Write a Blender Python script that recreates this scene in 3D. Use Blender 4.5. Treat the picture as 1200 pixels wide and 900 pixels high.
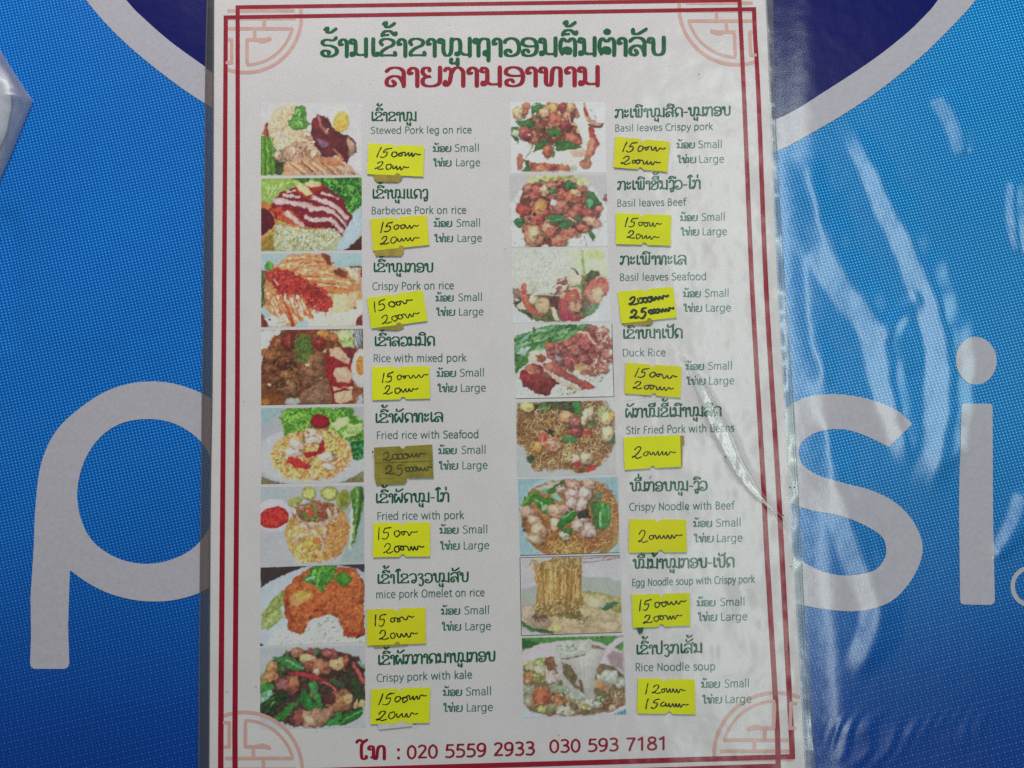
import bpy, math, random
import numpy as np
from mathutils import Vector, Matrix
from mathutils.geometry import delaunay_2d_cdt

for o in list(bpy.data.objects):
    bpy.data.objects.remove(o)
SC = bpy.context.scene
COL = SC.collection

# ------------------------------------------------------------------ camera
F = 942.0                       # focal length in pixels of a 1200 px wide frame
CAM = Vector((0.0010103570735174264, -0.026564585208108057, 0.282606075594402))
ROT = Matrix(((0.9997059714175861, 0.021022738078490047, -0.012083674759928295),
              (-0.021931861239185783, 0.996488042828221, -0.0808119667064639),
              (0.010342348602016072, 0.08105322315654533, 0.996656114636001)))
cd = bpy.data.cameras.new('camera')
cd.sensor_width = 36.0
cd.lens = F / 1200.0 * 36.0
cd.clip_start = 0.005
cd.clip_end = 20.0
cam = bpy.data.objects.new('camera', cd)
COL.objects.link(cam)
cam.matrix_world = Matrix.Translation(CAM) @ ROT.to_4x4()
SC.camera = cam

# ------------------------------------------------------------------ light
SC.view_settings.view_transform = 'Standard'
SC.view_settings.look = 'None'
SC.view_settings.exposure = 0.0
SC.view_settings.gamma = 1.0
world = bpy.data.worlds.new('World')
SC.world = world
world.use_nodes = True
wn = world.node_tree.nodes
wn['Background'].inputs['Color'].default_value = (0.93, 0.95, 1.0, 1)
wn['Background'].inputs['Strength'].default_value = 0.05


def area(name, loc, target, sx, sy, power, col):
    l = bpy.data.lights.new(name, 'AREA')
    l.shape = 'RECTANGLE'
    l.size = sx
    l.size_y = sy
    l.energy = power
    l.color = col
    o = bpy.data.objects.new(name, l)
    COL.objects.link(o)
    o.location = loc
    d = Vector(target) - Vector(loc)
    o.rotation_euler = d.to_track_quat('-Z', 'Y').to_euler()
    return o


# long lamp overhead to the right, plus unseen fill lights added beyond the top of the table and at both sides
lamp = area('long_ceiling_lamp', (0.420, 0.04, 1.2), (0.09, 0.0, 0), 0.065, 1.25, 3.5, (0.86, 1.0, 0.94))
lamp.rotation_euler = (0, 0.268, 0)          # its length runs up the picture
area('far_fill_light', (-0.10, 0.82, 0.52), (0, 0.05, 0), 0.5, 0.24, 8.0, (1.0, 0.94, 0.94))
area('side_fill_light', (1.25, 0.1, 0.75), (0.1, 0, 0), 0.5, 0.5, 2.8, (0.66, 0.97, 1.0))
area('side_fill_light', (-1.5, -0.2, 0.95), (0, 0, 0), 0.6, 0.6, 0.5, (1.0, 0.92, 0.98))
SC.cycles.use_denoising = False
SC.cycles.max_bounces = 6
SC.cycles.transparent_max_bounces = 12


# ------------------------------------------------------------------ helpers
def W(px, py, z=0.0):
    """point of the horizontal plane at height z that a sight line through photo pixel (px,py) meets"""
    d = ROT @ Vector(((px - 600.0) / F, (450.0 - py) / F, -1.0))
    t = (z - CAM.z) / d.z
    return CAM + d * t


def Wn(P, z=0.0):
    P = np.asarray(P, float)
    R = np.array(ROT)
    d = np.stack([(P[..., 0] - 600) / F, (450 - P[..., 1]) / F, -np.ones(P.shape[:-1])], -1) @ R.T
    t = (z - CAM.z) / d[..., 2]
    return np.array(CAM) + d * t[..., None]


def lin(c):
    c = np.asarray(c, float) / 255.0
    return np.where(c <= 0.04045, c / 12.92, ((c + 0.055) / 1.055) ** 2.4)


def sstep(a, b, x):
    t = np.clip((np.asarray(x, float) - a) / (b - a), 0, 1)
    return t * t * (3 - 2 * t)


def mk(name, V, Fc, mat=None, parent=None, smooth=False):
    me = bpy.data.meshes.new(name)
    V = np.asarray(V, float)
    if isinstance(Fc, np.ndarray):
        n, k = Fc.shape
        me.vertices.add(len(V))
        me.vertices.foreach_set('co', V.astype(np.float32).ravel())
        me.loops.add(n * k)
        me.loops.foreach_set('vertex_index', Fc.astype(np.int32).ravel())
        me.polygons.add(n)
        me.polygons.foreach_set('loop_start', np.arange(0, n * k, k, dtype=np.int32))
        me.update(calc_edges=True)
        me.validate()
    else:
        me.from_pydata([tuple(v) for v in V], [], Fc)
        me.update()
    if smooth:
        me.polygons.foreach_set('use_smooth', np.ones(len(me.polygons), bool))
    o = bpy.data.objects.new(name, me)
    COL.objects.link(o)
    if mat:
        me.materials.append(mat)
    if parent:
        o.parent = parent
    return o


def tag(o, label=None, cat=None, group=None, kind=None):
    if label: o['label'] = label
    if cat: o['category'] = cat
    if group: o['group'] = group
    if kind: o['kind'] = kind
    return o


def grid_faces(nx, ny):
    i = np.arange(ny - 1)[:, None] * nx + np.arange(nx - 1)[None]
    return np.stack([i, i + nx, i + nx + 1, i + 1], -1).reshape(-1, 4)


def catmull(pts, n=8, closed=False):
    P = [np.array(p, float) for p in pts]
    if len(P) < 3:
        return np.array(P)
    out = []
    m = len(P)
    for i in range(m if closed else m - 1):
        if closed:
            a, b, c, d = P[i - 1], P[i], P[(i + 1) % m], P[(i + 2) % m]
        else:
            a, b, c, d = P[max(i - 1, 0)], P[i], P[i + 1], P[min(i + 2, m - 1)]
        for k in range(n):
            t = k / n
            out.append(0.5 * ((2 * b) + (c - a) * t + (2 * a - 5 * b + 4 * c - d) * t * t + (3 * b - a - 3 * c + d) * t ** 3))
    if not closed:
        out.append(P[-1])
    return np.array(out)


def seg_dist(X, Y, pts):
    """distance to a polyline, signed offset side and run position"""
    best = np.full(X.shape, 1e9)
    side = np.zeros(X.shape)
    run = np.zeros(X.shape)
    tot = 0.0
    for a, b in zip(pts[:-1], pts[1:]):
        dx, dy = b[0] - a[0], b[1] - a[1]
        L2 = dx * dx + dy * dy + 1e-12
        t = np.clip(((X - a[0]) * dx + (Y - a[1]) * dy) / L2, 0, 1)
        ex, ey = X - a[0] - t * dx, Y - a[1] - t * dy
        d = np.hypot(ex, ey)
        L = math.sqrt(L2)
        m = d < best
        best = np.where(m, d, best)
        side = np.where(m, (dx * ey - dy * ex) / L, side)
        run = np.where(m, tot + t * L, run)
        tot += L
    return best, side, run / max(tot, 1e-9)


# ------------------------------------------------------------------ materials
def mat(name, col, rough=0.5, spec=0.5, bump=None, var=None, **kw):
    m = bpy.data.materials.new(name)
    m.use_nodes = True
    nt = m.node_tree
    b = nt.nodes['Principled BSDF']
    b.inputs['Base Color'].default_value = (*col, 1)
    b.inputs['Roughness'].default_value = rough
    b.inputs['Specular IOR Level'].default_value = spec
    if var or bump:
        tc = nt.nodes.new('ShaderNodeTexCoord')
    if var:                                       # (scale, amount)
        n = nt.nodes.new('ShaderNodeTexNoise')
        n.inputs['Scale'].default_value = var[0]
        n.inputs['Detail'].default_value = 6
        n.inputs['Roughness'].default_value = 0.65
        nt.links.new(tc.outputs['Object'], n.inputs['Vector'])
        r = nt.nodes.new('ShaderNodeValToRGB')
        a = var[1]
        r.color_ramp.elements[0].position = 0.3
        r.color_ramp.elements[1].position = 0.7
        r.color_ramp.elements[0].color = (*[c * (1 - a) for c in col], 1)
        r.color_ramp.elements[1].color = (*[min(1, c * (1 + a)) for c in col], 1)
        nt.links.new(n.outputs['Fac'], r.inputs['Fac'])
        nt.links.new(r.outputs['Color'], b.inputs['Base Color'])
    if bump:                                      # (scale, distance)
        n = nt.nodes.new('ShaderNodeTexNoise')
        n.inputs['Scale'].default_value = bump[0]
        n.inputs['Detail'].default_value = 4
        nt.links.new(tc.outputs['Object'], n.inputs['Vector'])
        bp = nt.nodes.new('ShaderNodeBump')
        bp.inputs['Strength'].default_value = 1
        bp.inputs['Distance'].default_value = bump[1]
        nt.links.new(n.outputs['Fac'], bp.inputs['Height'])
        nt.links.new(bp.outputs['Normal'], b.inputs['Normal'])
    return m


def film_mat(name, tint, rough, k, haze=0.0, bump=(60, 0.0001), fine=None):
    """thin clear plastic: Fresnel reflection over a see-through sheet, plus a little milky scatter"""
    m = bpy.data.materials.new(name)
    m.use_nodes = True
    nt = m.node_tree
    nt.nodes.clear()
    out = nt.nodes.new('ShaderNodeOutputMaterial')
    tr = nt.nodes.new('ShaderNodeBsdfTransparent')
    tr.inputs['Color'].default_value = (*tint, 1)
    gl = nt.nodes.new('ShaderNodeBsdfGlossy')
    gl.inputs['Roughness'].default_value = rough
    gl.inputs['Color'].default_value = (1, 1, 1, 1)
    lw = nt.nodes.new('ShaderNodeLayerWeight')
    lw.inputs['Blend'].default_value = 0.5
    pw = nt.nodes.new('ShaderNodeMath')
    pw.operation = 'POWER'
    pw.inputs[1].default_value = 5.0
    fr = nt.nodes.new('ShaderNodeMath')          # reflectance 0.04 face on, rising to 1 at grazing
    fr.operation = 'MULTIPLY_ADD'
    fr.inputs[1].default_value = 0.96
    fr.inputs[2].default_value = 0.04
    nt.links.new(lw.outputs['Facing'], pw.inputs[0])
    nt.links.new(pw.outputs[0], fr.inputs[0])
    mu = nt.nodes.new('ShaderNodeMath')
    mu.operation = 'MULTIPLY'
    mu.inputs[1].default_value = k
    mu.use_clamp = True
    mx = nt.nodes.new('ShaderNodeMixShader')
    tc = nt.nodes.new('ShaderNodeTexCoord')
    n = nt.nodes.new('ShaderNodeTexNoise')
    n.inputs['Scale'].default_value = bump[0]
    n.inputs['Detail'].default_value = 3
    nt.links.new(tc.outputs['Object'], n.inputs['Vector'])
    bp = nt.nodes.new('ShaderNodeBump')
    bp.inputs['Distance'].default_value = bump[1]
    nt.links.new(n.outputs['Fac'], bp.inputs['Height'])
    src = bp
    if fine:
        n2 = nt.nodes.new('ShaderNodeTexNoise')
        n2.inputs['Scale'].default_value = fine[0]
        n2.inputs['Detail'].default_value = 4
        nt.links.new(tc.outputs['Object'], n2.inputs['Vector'])
        b2 = nt.nodes.new('ShaderNodeBump')
        b2.inputs['Distance'].default_value = fine[1]
        nt.links.new(n2.outputs['Fac'], b2.inputs['Height'])
        nt.links.new(bp.outputs['Normal'], b2.inputs['Normal'])
        src = b2
    nt.links.new(src.outputs['Normal'], gl.inputs['Normal'])
    nt.links.new(src.outputs['Normal'], lw.inputs['Normal'])
    nt.links.new(fr.outputs[0], mu.inputs[0])
    nt.links.new(mu.outputs[0], mx.inputs[0])
    base = tr
    if haze:
        df = nt.nodes.new('ShaderNodeBsdfDiffuse')
        df.inputs['Color'].default_value = (0.8, 0.8, 0.82, 1)
        m2 = nt.nodes.new('ShaderNodeMixShader')
        m2.inputs[0].default_value = haze
        nt.links.new(tr.outputs[0], m2.inputs[1])
        nt.links.new(df.outputs[0], m2.inputs[2])
        base = m2
    nt.links.new(base.outputs[0], mx.inputs[1])
    nt.links.new(gl.outputs[0], mx.inputs[2])
    nt.links.new(mx.outputs[0], out.inputs['Surface'])
    return m


# ------------------------------------------------------------------ tablecloth
# soft folds of the vinyl cloth; each: photo-pixel run, half width (px), height (m)
LAMP_X, LAMP_Z = 0.42, 1.2
FOLDS = [
    # run of each crease in the vinyl (photo pixels), half width of its lit flank at the start and end, steepness relative to a mirror of the lamp
    ([(904, 178), (933, 239), (961, 305), (994, 355), (1019, 389), (1028, 444), (1044, 500), (1061, 561)], 15, 9, 1.0),
    ([(984, 140), (1011, 194), (1036, 250), (1061, 300), (1080, 350), (1094, 400), (1097, 455), (1092, 511), (1075, 582)], 8, 14, 1.0),
    ([(1076, 340), (1054, 358), (1040, 378), (1034, 400)], 6, 6, .6),
    ([(1052, 385), (1060, 410), (1062, 440)], 7, 5, .6),
    ([(925, 289), (930, 350), (938, 400), (952, 435), (968, 458)], 8, 8, .85),
    ([(950, 478), (958, 520), (966, 570), (984, 616), (999, 663), (1015, 698), (1017, 729), (1005, 760), (985, 791)], 11, 11, .8),
    ([(1092, 112), (1106, 132), (1118, 158), (1125, 186)], 9, 7, .85),
    ([(1183, 205), (1182, 240), (1184, 265), (1193, 302)], 5, 5, .9),
    ([(1194, 570), (1190, 598), (1178, 622), (1160, 652)], 9, 6, .85),
    ([(0, 240), (4, 290), (3, 350), (6, 420)], 8, 8, -.5),
]
# cross profile: lit flank of slope 1 over -1..1, then a quick fall back to the table
_u = np.linspace(-3, 9, 961)
_g = sstep(-1.35, -.75, _u) * (1 - sstep(.7, 1.3, _u))
_f = sstep(1.1, 1.9, _u) * (1 - sstep(2.3, 4.0, _u))
_pr = np.cumsum(_g - _f * _g.sum() / _f.sum()) * (_u[1] - _u[0])


def macro_h(PX, PY):
    return 0.0012 * np.exp(-0.5 * ((PX - 885 - (PY - 300) * .08) / 85) ** 2)


def need_slope(PX, PY):
    """slope (rise to the right) that turns the long lamp into the lens"""
    x = (PX - 600) * 0.0003
    vz = 0.2826
    va = np.sqrt(x * x + vz * vz + .003)
    lx = LAMP_X - x
    la = np.sqrt(lx * lx + LAMP_Z ** 2 + .05)
    return -(-x / va + lx / la) / (vz / va + LAMP_Z / la)


def cloth_h(PX, PY):
    """cloth height in metres as a function of photo pixels"""
    h = macro_h(PX, PY)
    ms = (macro_h(PX + 1, PY) - macro_h(PX - 1, PY)) / 0.0006
    for run, w0, w1, st in FOLDS:
        d, side, t = seg_dist(PX, PY, catmull(run, 5))
        u = -np.sign(side) * d
        w = w0 + (w1 - w0) * t
        w = w * 1.16 * (1 + .09 * np.sin(PX / 9.0 + PY / 13.0) * np.sin(PY / 17.0 - PX / 23.0)) * (0.62 + 0.38 * np.sin(np.pi * np.clip(t, .02, .98)) ** .5)
        cut = sstep(3.4, 2.2, d / w * 1.0)
        s = np.abs(st) * np.clip(need_slope(PX, PY) - ms, 0.02, .4) if st > 0 else np.full(PX.shape, -.12)
        end = np.clip(np.minimum(t, 1 - t) * 9, 0, 1)
        end = end * end * (3 - 2 * end)
        h += s * (w * 0.0003) * np.interp(u / w, _u, _pr) * end
    # fine slanting puckers low on the right
    for yc, x0, x1, sg, k in ((852, 948, 1175, 12, .85), (880, 955, 1110, 9, .6)):
        cy = yc + 10 * np.sin((PX - x0) / 75.0) - (PX - x0) * .06
        env = np.exp(-0.5 * ((PY - cy) / sg) ** 2) * sstep(x0, x0 + 22, PX) * sstep(x1, x1 - 60, PX)
        ph = (PX + (PY - 850) * .55 + 4 * np.sin(PY / 11.0) + 9 * np.sin(PX / 37.0) + 6 * np.sin(PX / 19.0 + PY / 23.0)) / 17.0
        fr = ph - np.floor(ph)
        saw = np.where(fr < .7, fr / .7, (1 - fr) / .3)
        h += k * np.clip(need_slope(PX, PY) - ms, .02, .4) * 17 * .7 * .0003 * saw * env * (.55 + .35 * np.sin(PX / 31.0 + 1) + .25 * np.sin(PX / 13.0 + PY / 9.0))
    h += 0.00018 * np.sin(PX / 61 + PY / 97) * np.sin(PY / 73 - PX / 140)
    # the card presses the cloth flat
    k = sstep(905, 955, PX - (PY - 100) * 0.045) + sstep(245, 180, PX)
    return h * np.clip(k, 0, 1)


def cloth_mat():
    m = bpy.data.materials.new('printed_vinyl')
    m.use_nodes = True
    nt = m.node_tree
    b = nt.nodes['Principled BSDF']
    N = nt.nodes.new
    Lk = nt.links.new
    tc = N('ShaderNodeTexCoord')

    def math_(op, a, b_=None, clamp=False):
        n = N('ShaderNodeMath')
        n.operation = op
        n.use_clamp = clamp
        for i, v in enumerate((a, b_)):
            if v is None: continue
            if isinstance(v, (int, float)): n.inputs[i].default_value = v
            else: Lk(v, n.inputs[i])
        return n.outputs[0]

    def lattice(deg, pitch_x, pitch_y, r0, r1):
        mp = N('ShaderNodeMapping')
        mp.inputs['Rotation'].default_value = (0, 0, math.radians(deg))
        mp.inputs['Scale'].default_value = (1 / pitch_x, 1 / pitch_y, 1)
        mp.vector_type = 'POINT'
        Lk(tc.outputs['Object'], mp.inputs['Vector'])
        sp = N('ShaderNodeSeparateXYZ')
        Lk(mp.outputs[0], sp.inputs[0])
        c1 = math_('COSINE', math_('MULTIPLY', sp.outputs[0], 2 * math.pi))
        c2 = math_('COSINE', math_('MULTIPLY', sp.outputs[1], 2 * math.pi))
        s = math_('ADD', c1, c2)                   # -2..2
        r = N('ShaderNodeMapRange')
        r.interpolation_type = 'SMOOTHSTEP'
        r.inputs['From Min'].default_value = r0
        r.inputs['From Max'].default_value = r1
        Lk(s, r.inputs['Value'])
        return r.outputs[0]

    l1 = lattice(-13.0, 0.00119, 0.00106, 0.55, 1.75)
    l2 = lattice(17.0, 0.00104, 0.00104, -0.6, 1.2)
    nz = N('ShaderNodeTexNoise')
    nz.inputs['Scale'].default_value = 900
    Lk(tc.outputs['Object'], nz.inputs['Vector'])
    # second screen fades in towards the lower part of the print
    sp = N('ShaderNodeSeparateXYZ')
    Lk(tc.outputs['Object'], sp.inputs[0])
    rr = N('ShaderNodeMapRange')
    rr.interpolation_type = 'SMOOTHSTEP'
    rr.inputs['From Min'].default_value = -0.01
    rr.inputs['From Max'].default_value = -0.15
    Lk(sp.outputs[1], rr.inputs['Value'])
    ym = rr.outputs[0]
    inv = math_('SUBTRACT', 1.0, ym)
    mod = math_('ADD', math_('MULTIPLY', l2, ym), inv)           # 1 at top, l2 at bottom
    dots = math_('MULTIPLY', l1, mod)
    dots = math_('MULTIPLY', dots, math_('ADD', 0.55, math_('MULTIPLY', nz.outputs['Fac'], 0.9)), clamp=True)

    def mix(f, a, b_):
        n = N('ShaderNodeMix')
        n.data_type = 'RGBA'
        if isinstance(f, float): n.inputs[0].default_value = f
        else: Lk(f, n.inputs[0])
        for i, v in ((6, a), (7, b_)):
            if isinstance(v, tuple): n.inputs[i].default_value = (*v, 1)
            else: Lk(v, n.inputs[i])
        return n.outputs[2]
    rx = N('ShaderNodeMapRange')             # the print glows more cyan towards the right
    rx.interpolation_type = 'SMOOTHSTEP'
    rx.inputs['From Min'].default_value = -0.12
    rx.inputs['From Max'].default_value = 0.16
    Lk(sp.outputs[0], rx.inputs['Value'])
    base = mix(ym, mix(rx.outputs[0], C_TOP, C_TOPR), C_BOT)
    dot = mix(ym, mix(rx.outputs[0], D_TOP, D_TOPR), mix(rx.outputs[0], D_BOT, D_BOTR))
    nz2 = N('ShaderNodeTexNoise')
    nz2.inputs['Scale'].default_value = 12
    nz2.inputs['Detail'].default_value = 3
    Lk(tc.outputs['Object'], nz2.inputs['Vector'])
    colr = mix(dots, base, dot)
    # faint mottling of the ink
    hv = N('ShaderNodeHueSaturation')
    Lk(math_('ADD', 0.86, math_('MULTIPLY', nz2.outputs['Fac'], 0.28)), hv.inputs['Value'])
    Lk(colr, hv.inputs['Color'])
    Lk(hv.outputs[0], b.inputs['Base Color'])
    vinyl(nt, b, tc)
    return m


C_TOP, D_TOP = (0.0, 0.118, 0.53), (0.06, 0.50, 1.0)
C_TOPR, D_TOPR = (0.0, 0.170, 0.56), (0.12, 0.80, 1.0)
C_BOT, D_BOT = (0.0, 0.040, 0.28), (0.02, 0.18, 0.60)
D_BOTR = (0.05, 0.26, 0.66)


def vinyl(nt, b, tc):
    b.inputs['Roughness'].default_value = 0.235
    b.inputs['Specular IOR Level'].default_value = 0.95
    n = nt.nodes.new('ShaderNodeTexNoise')
    n.inputs['Scale'].default_value = 1500
    n.inputs['Detail'].default_value = 1
    nt.links.new(tc.outputs['Object'], n.inputs['Vector'])
    n2 = nt.nodes.new('ShaderNodeTexNoise')
    n2.inputs['Scale'].default_value = 160
    n2.inputs['Detail'].default_value = 1
    nt.links.new(tc.outputs['Object'], n2.inputs['Vector'])
    bp = nt.nodes.new('ShaderNodeBump')
    bp.inputs['Distance'].default_value = 0.000016
    nt.links.new(n.outputs['Fac'], bp.inputs['Height'])
    b2 = nt.nodes.new('ShaderNodeBump')
    b2.inputs['Distance'].default_value = 0.00010
    nt.links.new(n2.outputs['Fac'], b2.inputs['Height'])
    nt.links.new(bp.outputs['Normal'], b2.inputs['Normal'])
    nt.links.new(b2.outputs['Normal'], b.inputs['Normal'])


def ink_mat(name, col):
    m = bpy.data.materials.new(name)
    m.use_nodes = True
    nt = m.node_tree
    b = nt.nodes['Principled BSDF']
    tc = nt.nodes.new('ShaderNodeTexCoord')
    n = nt.nodes.new('ShaderNodeTexNoise')
    n.inputs['Scale'].default_value = 700
    n.inputs['Detail'].default_value = 3
    nt.links.new(tc.outputs['Object'], n.inputs['Vector'])
    r = nt.nodes.new('ShaderNodeValToRGB')
    r.color_ramp.elements[0].position = 0.3
    r.color_ramp.elements[1].position = 0.7
    r.color_ramp.elements[0].color = (*[c * 0.94 for c in col], 1)
    r.color_ramp.elements[1].color = (*[c * 1.05 for c in col], 1)
    nt.links.new(n.outputs['Fac'], r.inputs['Fac'])
    nt.links.new(r.outputs[0], b.inputs['Base Color'])
    vinyl(nt, b, tc)
    return m


def pix_of(x, y):
    """photo pixel of a ground point (for reading the fold table)"""
    R = np.array(ROT)
    d = np.stack([x - CAM.x, y - CAM.y, np.full(x.shape, -CAM.z)], -1) @ R
    return 600 + F * d[..., 0] / -d[..., 2], 450 - F * d[..., 1] / -d[..., 2]


gx = np.concatenate([np.linspace(-0.75, -0.235, 12), np.linspace(-0.23, 0.095, 200), np.linspace(0.0958, 0.20, 150), np.linspace(0.2012, 0.23, 20), np.linspace(0.235, 0.75, 12)])
gy = np.concatenate([np.linspace(-0.70, -0.225, 12), np.linspace(-0.22, 0.20, 421), np.linspace(0.205, 0.70, 12)])
GX, GY = np.meshgrid(gx, gy)
PX, PY = pix_of(GX, GY)
GZ = cloth_h(PX, PY)
nxg, nyg = len(gx), len(gy)
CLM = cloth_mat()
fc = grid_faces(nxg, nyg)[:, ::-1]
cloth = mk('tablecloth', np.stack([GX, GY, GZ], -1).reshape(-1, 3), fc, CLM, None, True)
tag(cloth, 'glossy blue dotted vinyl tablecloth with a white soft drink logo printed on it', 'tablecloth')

INK_WHITE = ink_mat('white_ink', (0.50, 0.485, 0.54))
INK_NAVY = ink_mat('navy_ink', (0.001, 0.003, 0.12))


def cloth_print(name, loops, m, lift=0.00012, step=0.0016, label=None):
    """flat print following the folds: loops are photo-pixel outlines (first outer, rest holes)"""
    V, Ed = [], []
    for lp in loops:
        w = Wn(np.array(lp))[:, :2]
        pts = []
        for a, b in zip(w, np.roll(w, -1, 0)):
            k = max(1, int(np.hypot(*(b - a)) / step))
            for i in range(k):
                pts.append(a + (b - a) * i / k)
        s = len(V)
        V += [tuple(p) for p in pts]
        Ed += [(s + i, s + (i + 1) % len(pts)) for i in range(len(pts))]
    A = np.array(V)
    lo, hi = A.min(0), A.max(0)
    lo = np.maximum(lo, (-0.26, -0.24)); hi = np.minimum(hi, (0.26, 0.22))
    extra = [(x, y) for x in np.arange(lo[0], hi[0], step) for y in np.arange(lo[1], hi[1], step)]
    r = delaunay_2d_cdt([Vector(v) for v in V + extra], Ed, [], 0, 1e-7)
    co = np.array([tuple(v) for v in r[0]])
    tris = [tuple(f) for f in r[2]]
    cen = np.array([co[list(f)].mean(0) for f in tris])
    inside = np.zeros(len(cen), bool)
    s = 0
    for lp in loops:
        w = Wn(np.array(lp))[:, :2]
        c = np.zeros(len(cen), bool)
        for a, b in zip(w, np.roll(w, -1, 0)):
            cond = (a[1] > cen[:, 1]) != (b[1] > cen[:, 1])
            xx = a[0] + (cen[:, 1] - a[1]) * (b[0] - a[0]) / (b[1] - a[1] + 1e-15)
            c ^= cond & (cen[:, 0] < xx)
        inside ^= c
    tris = [t for t, k in zip(tris, inside) if k]
    px, py = pix_of(co[:, 0], co[:, 1])
    z = cloth_h(px, py) + lift
    o = mk(name, np.column_stack([co, z]), tris, m, cloth, True)
    for p in o.data.polygons:
        if p.normal.z < 0: p.flip()
    if label: tag(o, label)
    return o


inner = [(20, -230), (84, -80), (148, 0), (168, 21), (195, 45), (217.5, 62), (240, 78), (251, 86), (330, 126), (450, 166), (600, 186), (760, 182),
         (850, 163), (906.5, 141), (932.5, 129), (965, 108.5), (997.5, 87.5), (1030, 65), (1062.5, 39), (1084, 18), (1099, 0), (1155, -80), (1215, -230)]
outer = [(-30, -230), (42, -80), (101, 0), (127.5, 31), (150, 53), (174, 73.5), (195, 90), (217.5, 106.5), (240, 121), (251, 127.5), (330, 168), (440, 208), (600, 232),
         (770, 222), (850, 202), (906.5, 179), (932.5, 166.5), (954, 154.5), (987, 135), (1021, 112.5), (1052, 89), (1084, 62), (1108, 38.5), (1130, 15.5), (1143, 0), (1205, -80), (1275, -230)]
ci, co_ = catmull(inner, 6), catmull(outer, 6)
cloth_print('navy_globe_print', [list(map(tuple, ci))], INK_NAVY, label='dark navy lower half of the printed globe emblem')
cloth_print('white_ring_print', [list(map(tuple, co_)) + list(map(tuple, ci[::-1]))], INK_WHITE, label='white curved band under the navy emblem')

p_out = catmull([(36, 700), (40, 640), (41.5, 600), (48, 545), (66, 505), (98, 475), (133, 455), (173, 447), (213, 452), (255, 472), (288, 510),
                 (301, 560), (298, 610), (280, 655), (248, 687), (210, 702), (170, 704.5), (133, 697), (105, 684), (82.5, 668)], 5)
p_loop = list(map(tuple, p_out)) + [(81.5, 690), (80, 735), (81, 765), (81.5, 777), (80, 781.5), (76, 783.8), (40, 783.8), (36.5, 781.5), (35.2, 777), (36.5, 745)]
p_in = catmull([(173, 491), (206, 497), (235, 517), (252, 548), (256, 580), (247, 615), (228, 641), (200, 656), (170, 660.7), (138, 654), (110, 635), (95, 607),
                (91, 575), (98, 543), (115, 515), (140, 497)], 5, True)
cloth_print('letter_print', [p_loop, list(map(tuple, p_in))], INK_WHITE, label='large white printed letter p')
s_o = [(1067.8, 496.4), (1052, 483), (1030, 472), (1005, 465), (973, 462), (943, 466), (922, 477.6), (900, 497), (889, 528), (897, 560), (912, 580),
       (928, 590), (950.7, 597.8), (981, 603.4), (1011, 614.8), (1032, 628), (1037.6, 641), (1036, 654), (1022.4, 667.7), (992, 674), (965.8, 670.3), (947, 662),
       (915, 645)]
s_i = [(893, 682), (920, 702), (950.7, 711), (992, 715.6), (1018.7, 713), (1049, 700), (1071.5, 673), (1081, 643), (1071.5, 613.6), (1049, 589), (1018.7, 574),
       (988.4, 566.3), (958, 557), (941, 545.6), (935.6, 530.4), (940, 517), (958, 506), (984.7, 503), (1011, 509.7), (1040.6, 523.6)]
cloth_print('letter_print', [list(map(tuple, catmull(s_o, 5))) + list(map(tuple, catmull(s_i, 5)))], INK_WHITE, label='large white printed letter s')
th = np.linspace(0, 2 * math.pi, 49)[:-1]
cloth_print('letter_dot_print', [[(1142.6 + 25 * math.cos(t), 422.8 + 28 * math.sin(t)) for t in th]], INK_WHITE, label='white printed dot of the letter i')
cloth_print('letter_print', [[(1127.5, 473), (1159, 473), (1162, 474.5), (1162.6, 478), (1163.4, 600), (1165.2, 700), (1164.6, 706), (1161, 708.7), (1129, 708.2),
                              (1125.5, 706.5), (1124.6, 702), (1123.6, 600), (1124.2, 478), (1125, 474.5)]], INK_WHITE, label='large white printed stem of the letter i')
cloth_print('registered_mark_print', [[(1207.5 + 24 * math.cos(t), 687 + 24.5 * math.sin(t)) for t in th], [(1207.5 + 18.8 * math.cos(t), 687 + 19.3 * math.sin(t)) for t in th]],
            INK_WHITE, label='small white printed ring of the registered mark')
# ------------------------------------------------------------------ the laminated menu
ZB, ZP, ZPR = 0.0007, 0.0011, 0.00113        # under film, paper top, print
menu = bpy.data.objects.new('laminated_menu', None)
COL.objects.link(menu)
tag(menu, 'laminated white restaurant menu card with sixteen food photos and yellow price stickers', 'menu')

PAPER = mat('menu_paper', (0.75, 0.717, 0.712), 0.7, 0.2, bump=(140, 0.00005), var=(55, 0.035))
RED = mat('red_ink', (0.33, 0.002, 0.022), 0.6, 0.2, var=(300, 0.12))
SALMON = mat('salmon_ink', (0.70, 0.43, 0.37), 0.6, 0.2, var=(300, 0.08))
GREEN = mat('green_ink', (0.001, 0.115, 0.042), 0.6, 0.2, var=(500, 0.2))
GREEN2 = mat('grey_green_ink', (0.03, 0.16, 0.115), 0.6, 0.2, var=(500, 0.15))
BLACK = mat('pen_ink', (0.012, 0.012, 0.014), 0.4, 0.5)

# outlines in photo pixels
pl = catmull([(251, -10), (250.3, 200), (249.2, 450), (247, 600), (245.2, 926)], 10)
pr = catmull([(896, -22), (899.5, 50), (904, 170), (911.5, 340), (918, 450), (924, 560), (928.5, 640), (936, 760), (943.5, 900), (944, 910)], 6)
ll = catmull([(243, -20), (240.5, 80), (239.3, 200), (236.6, 450), (235, 600), (233.2, 760), (232.4, 940)], 10)
lr = catmull([(905, -34), (907, 60), (910.5, 170), (920.5, 340), (928.5, 450), (933.5, 530), (939, 640), (944.5, 740), (950, 830), (955, 900), (957, 924)], 6)


def at_y(line, y):
    return np.interp(y, line[:, 1], line[:, 0])


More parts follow.
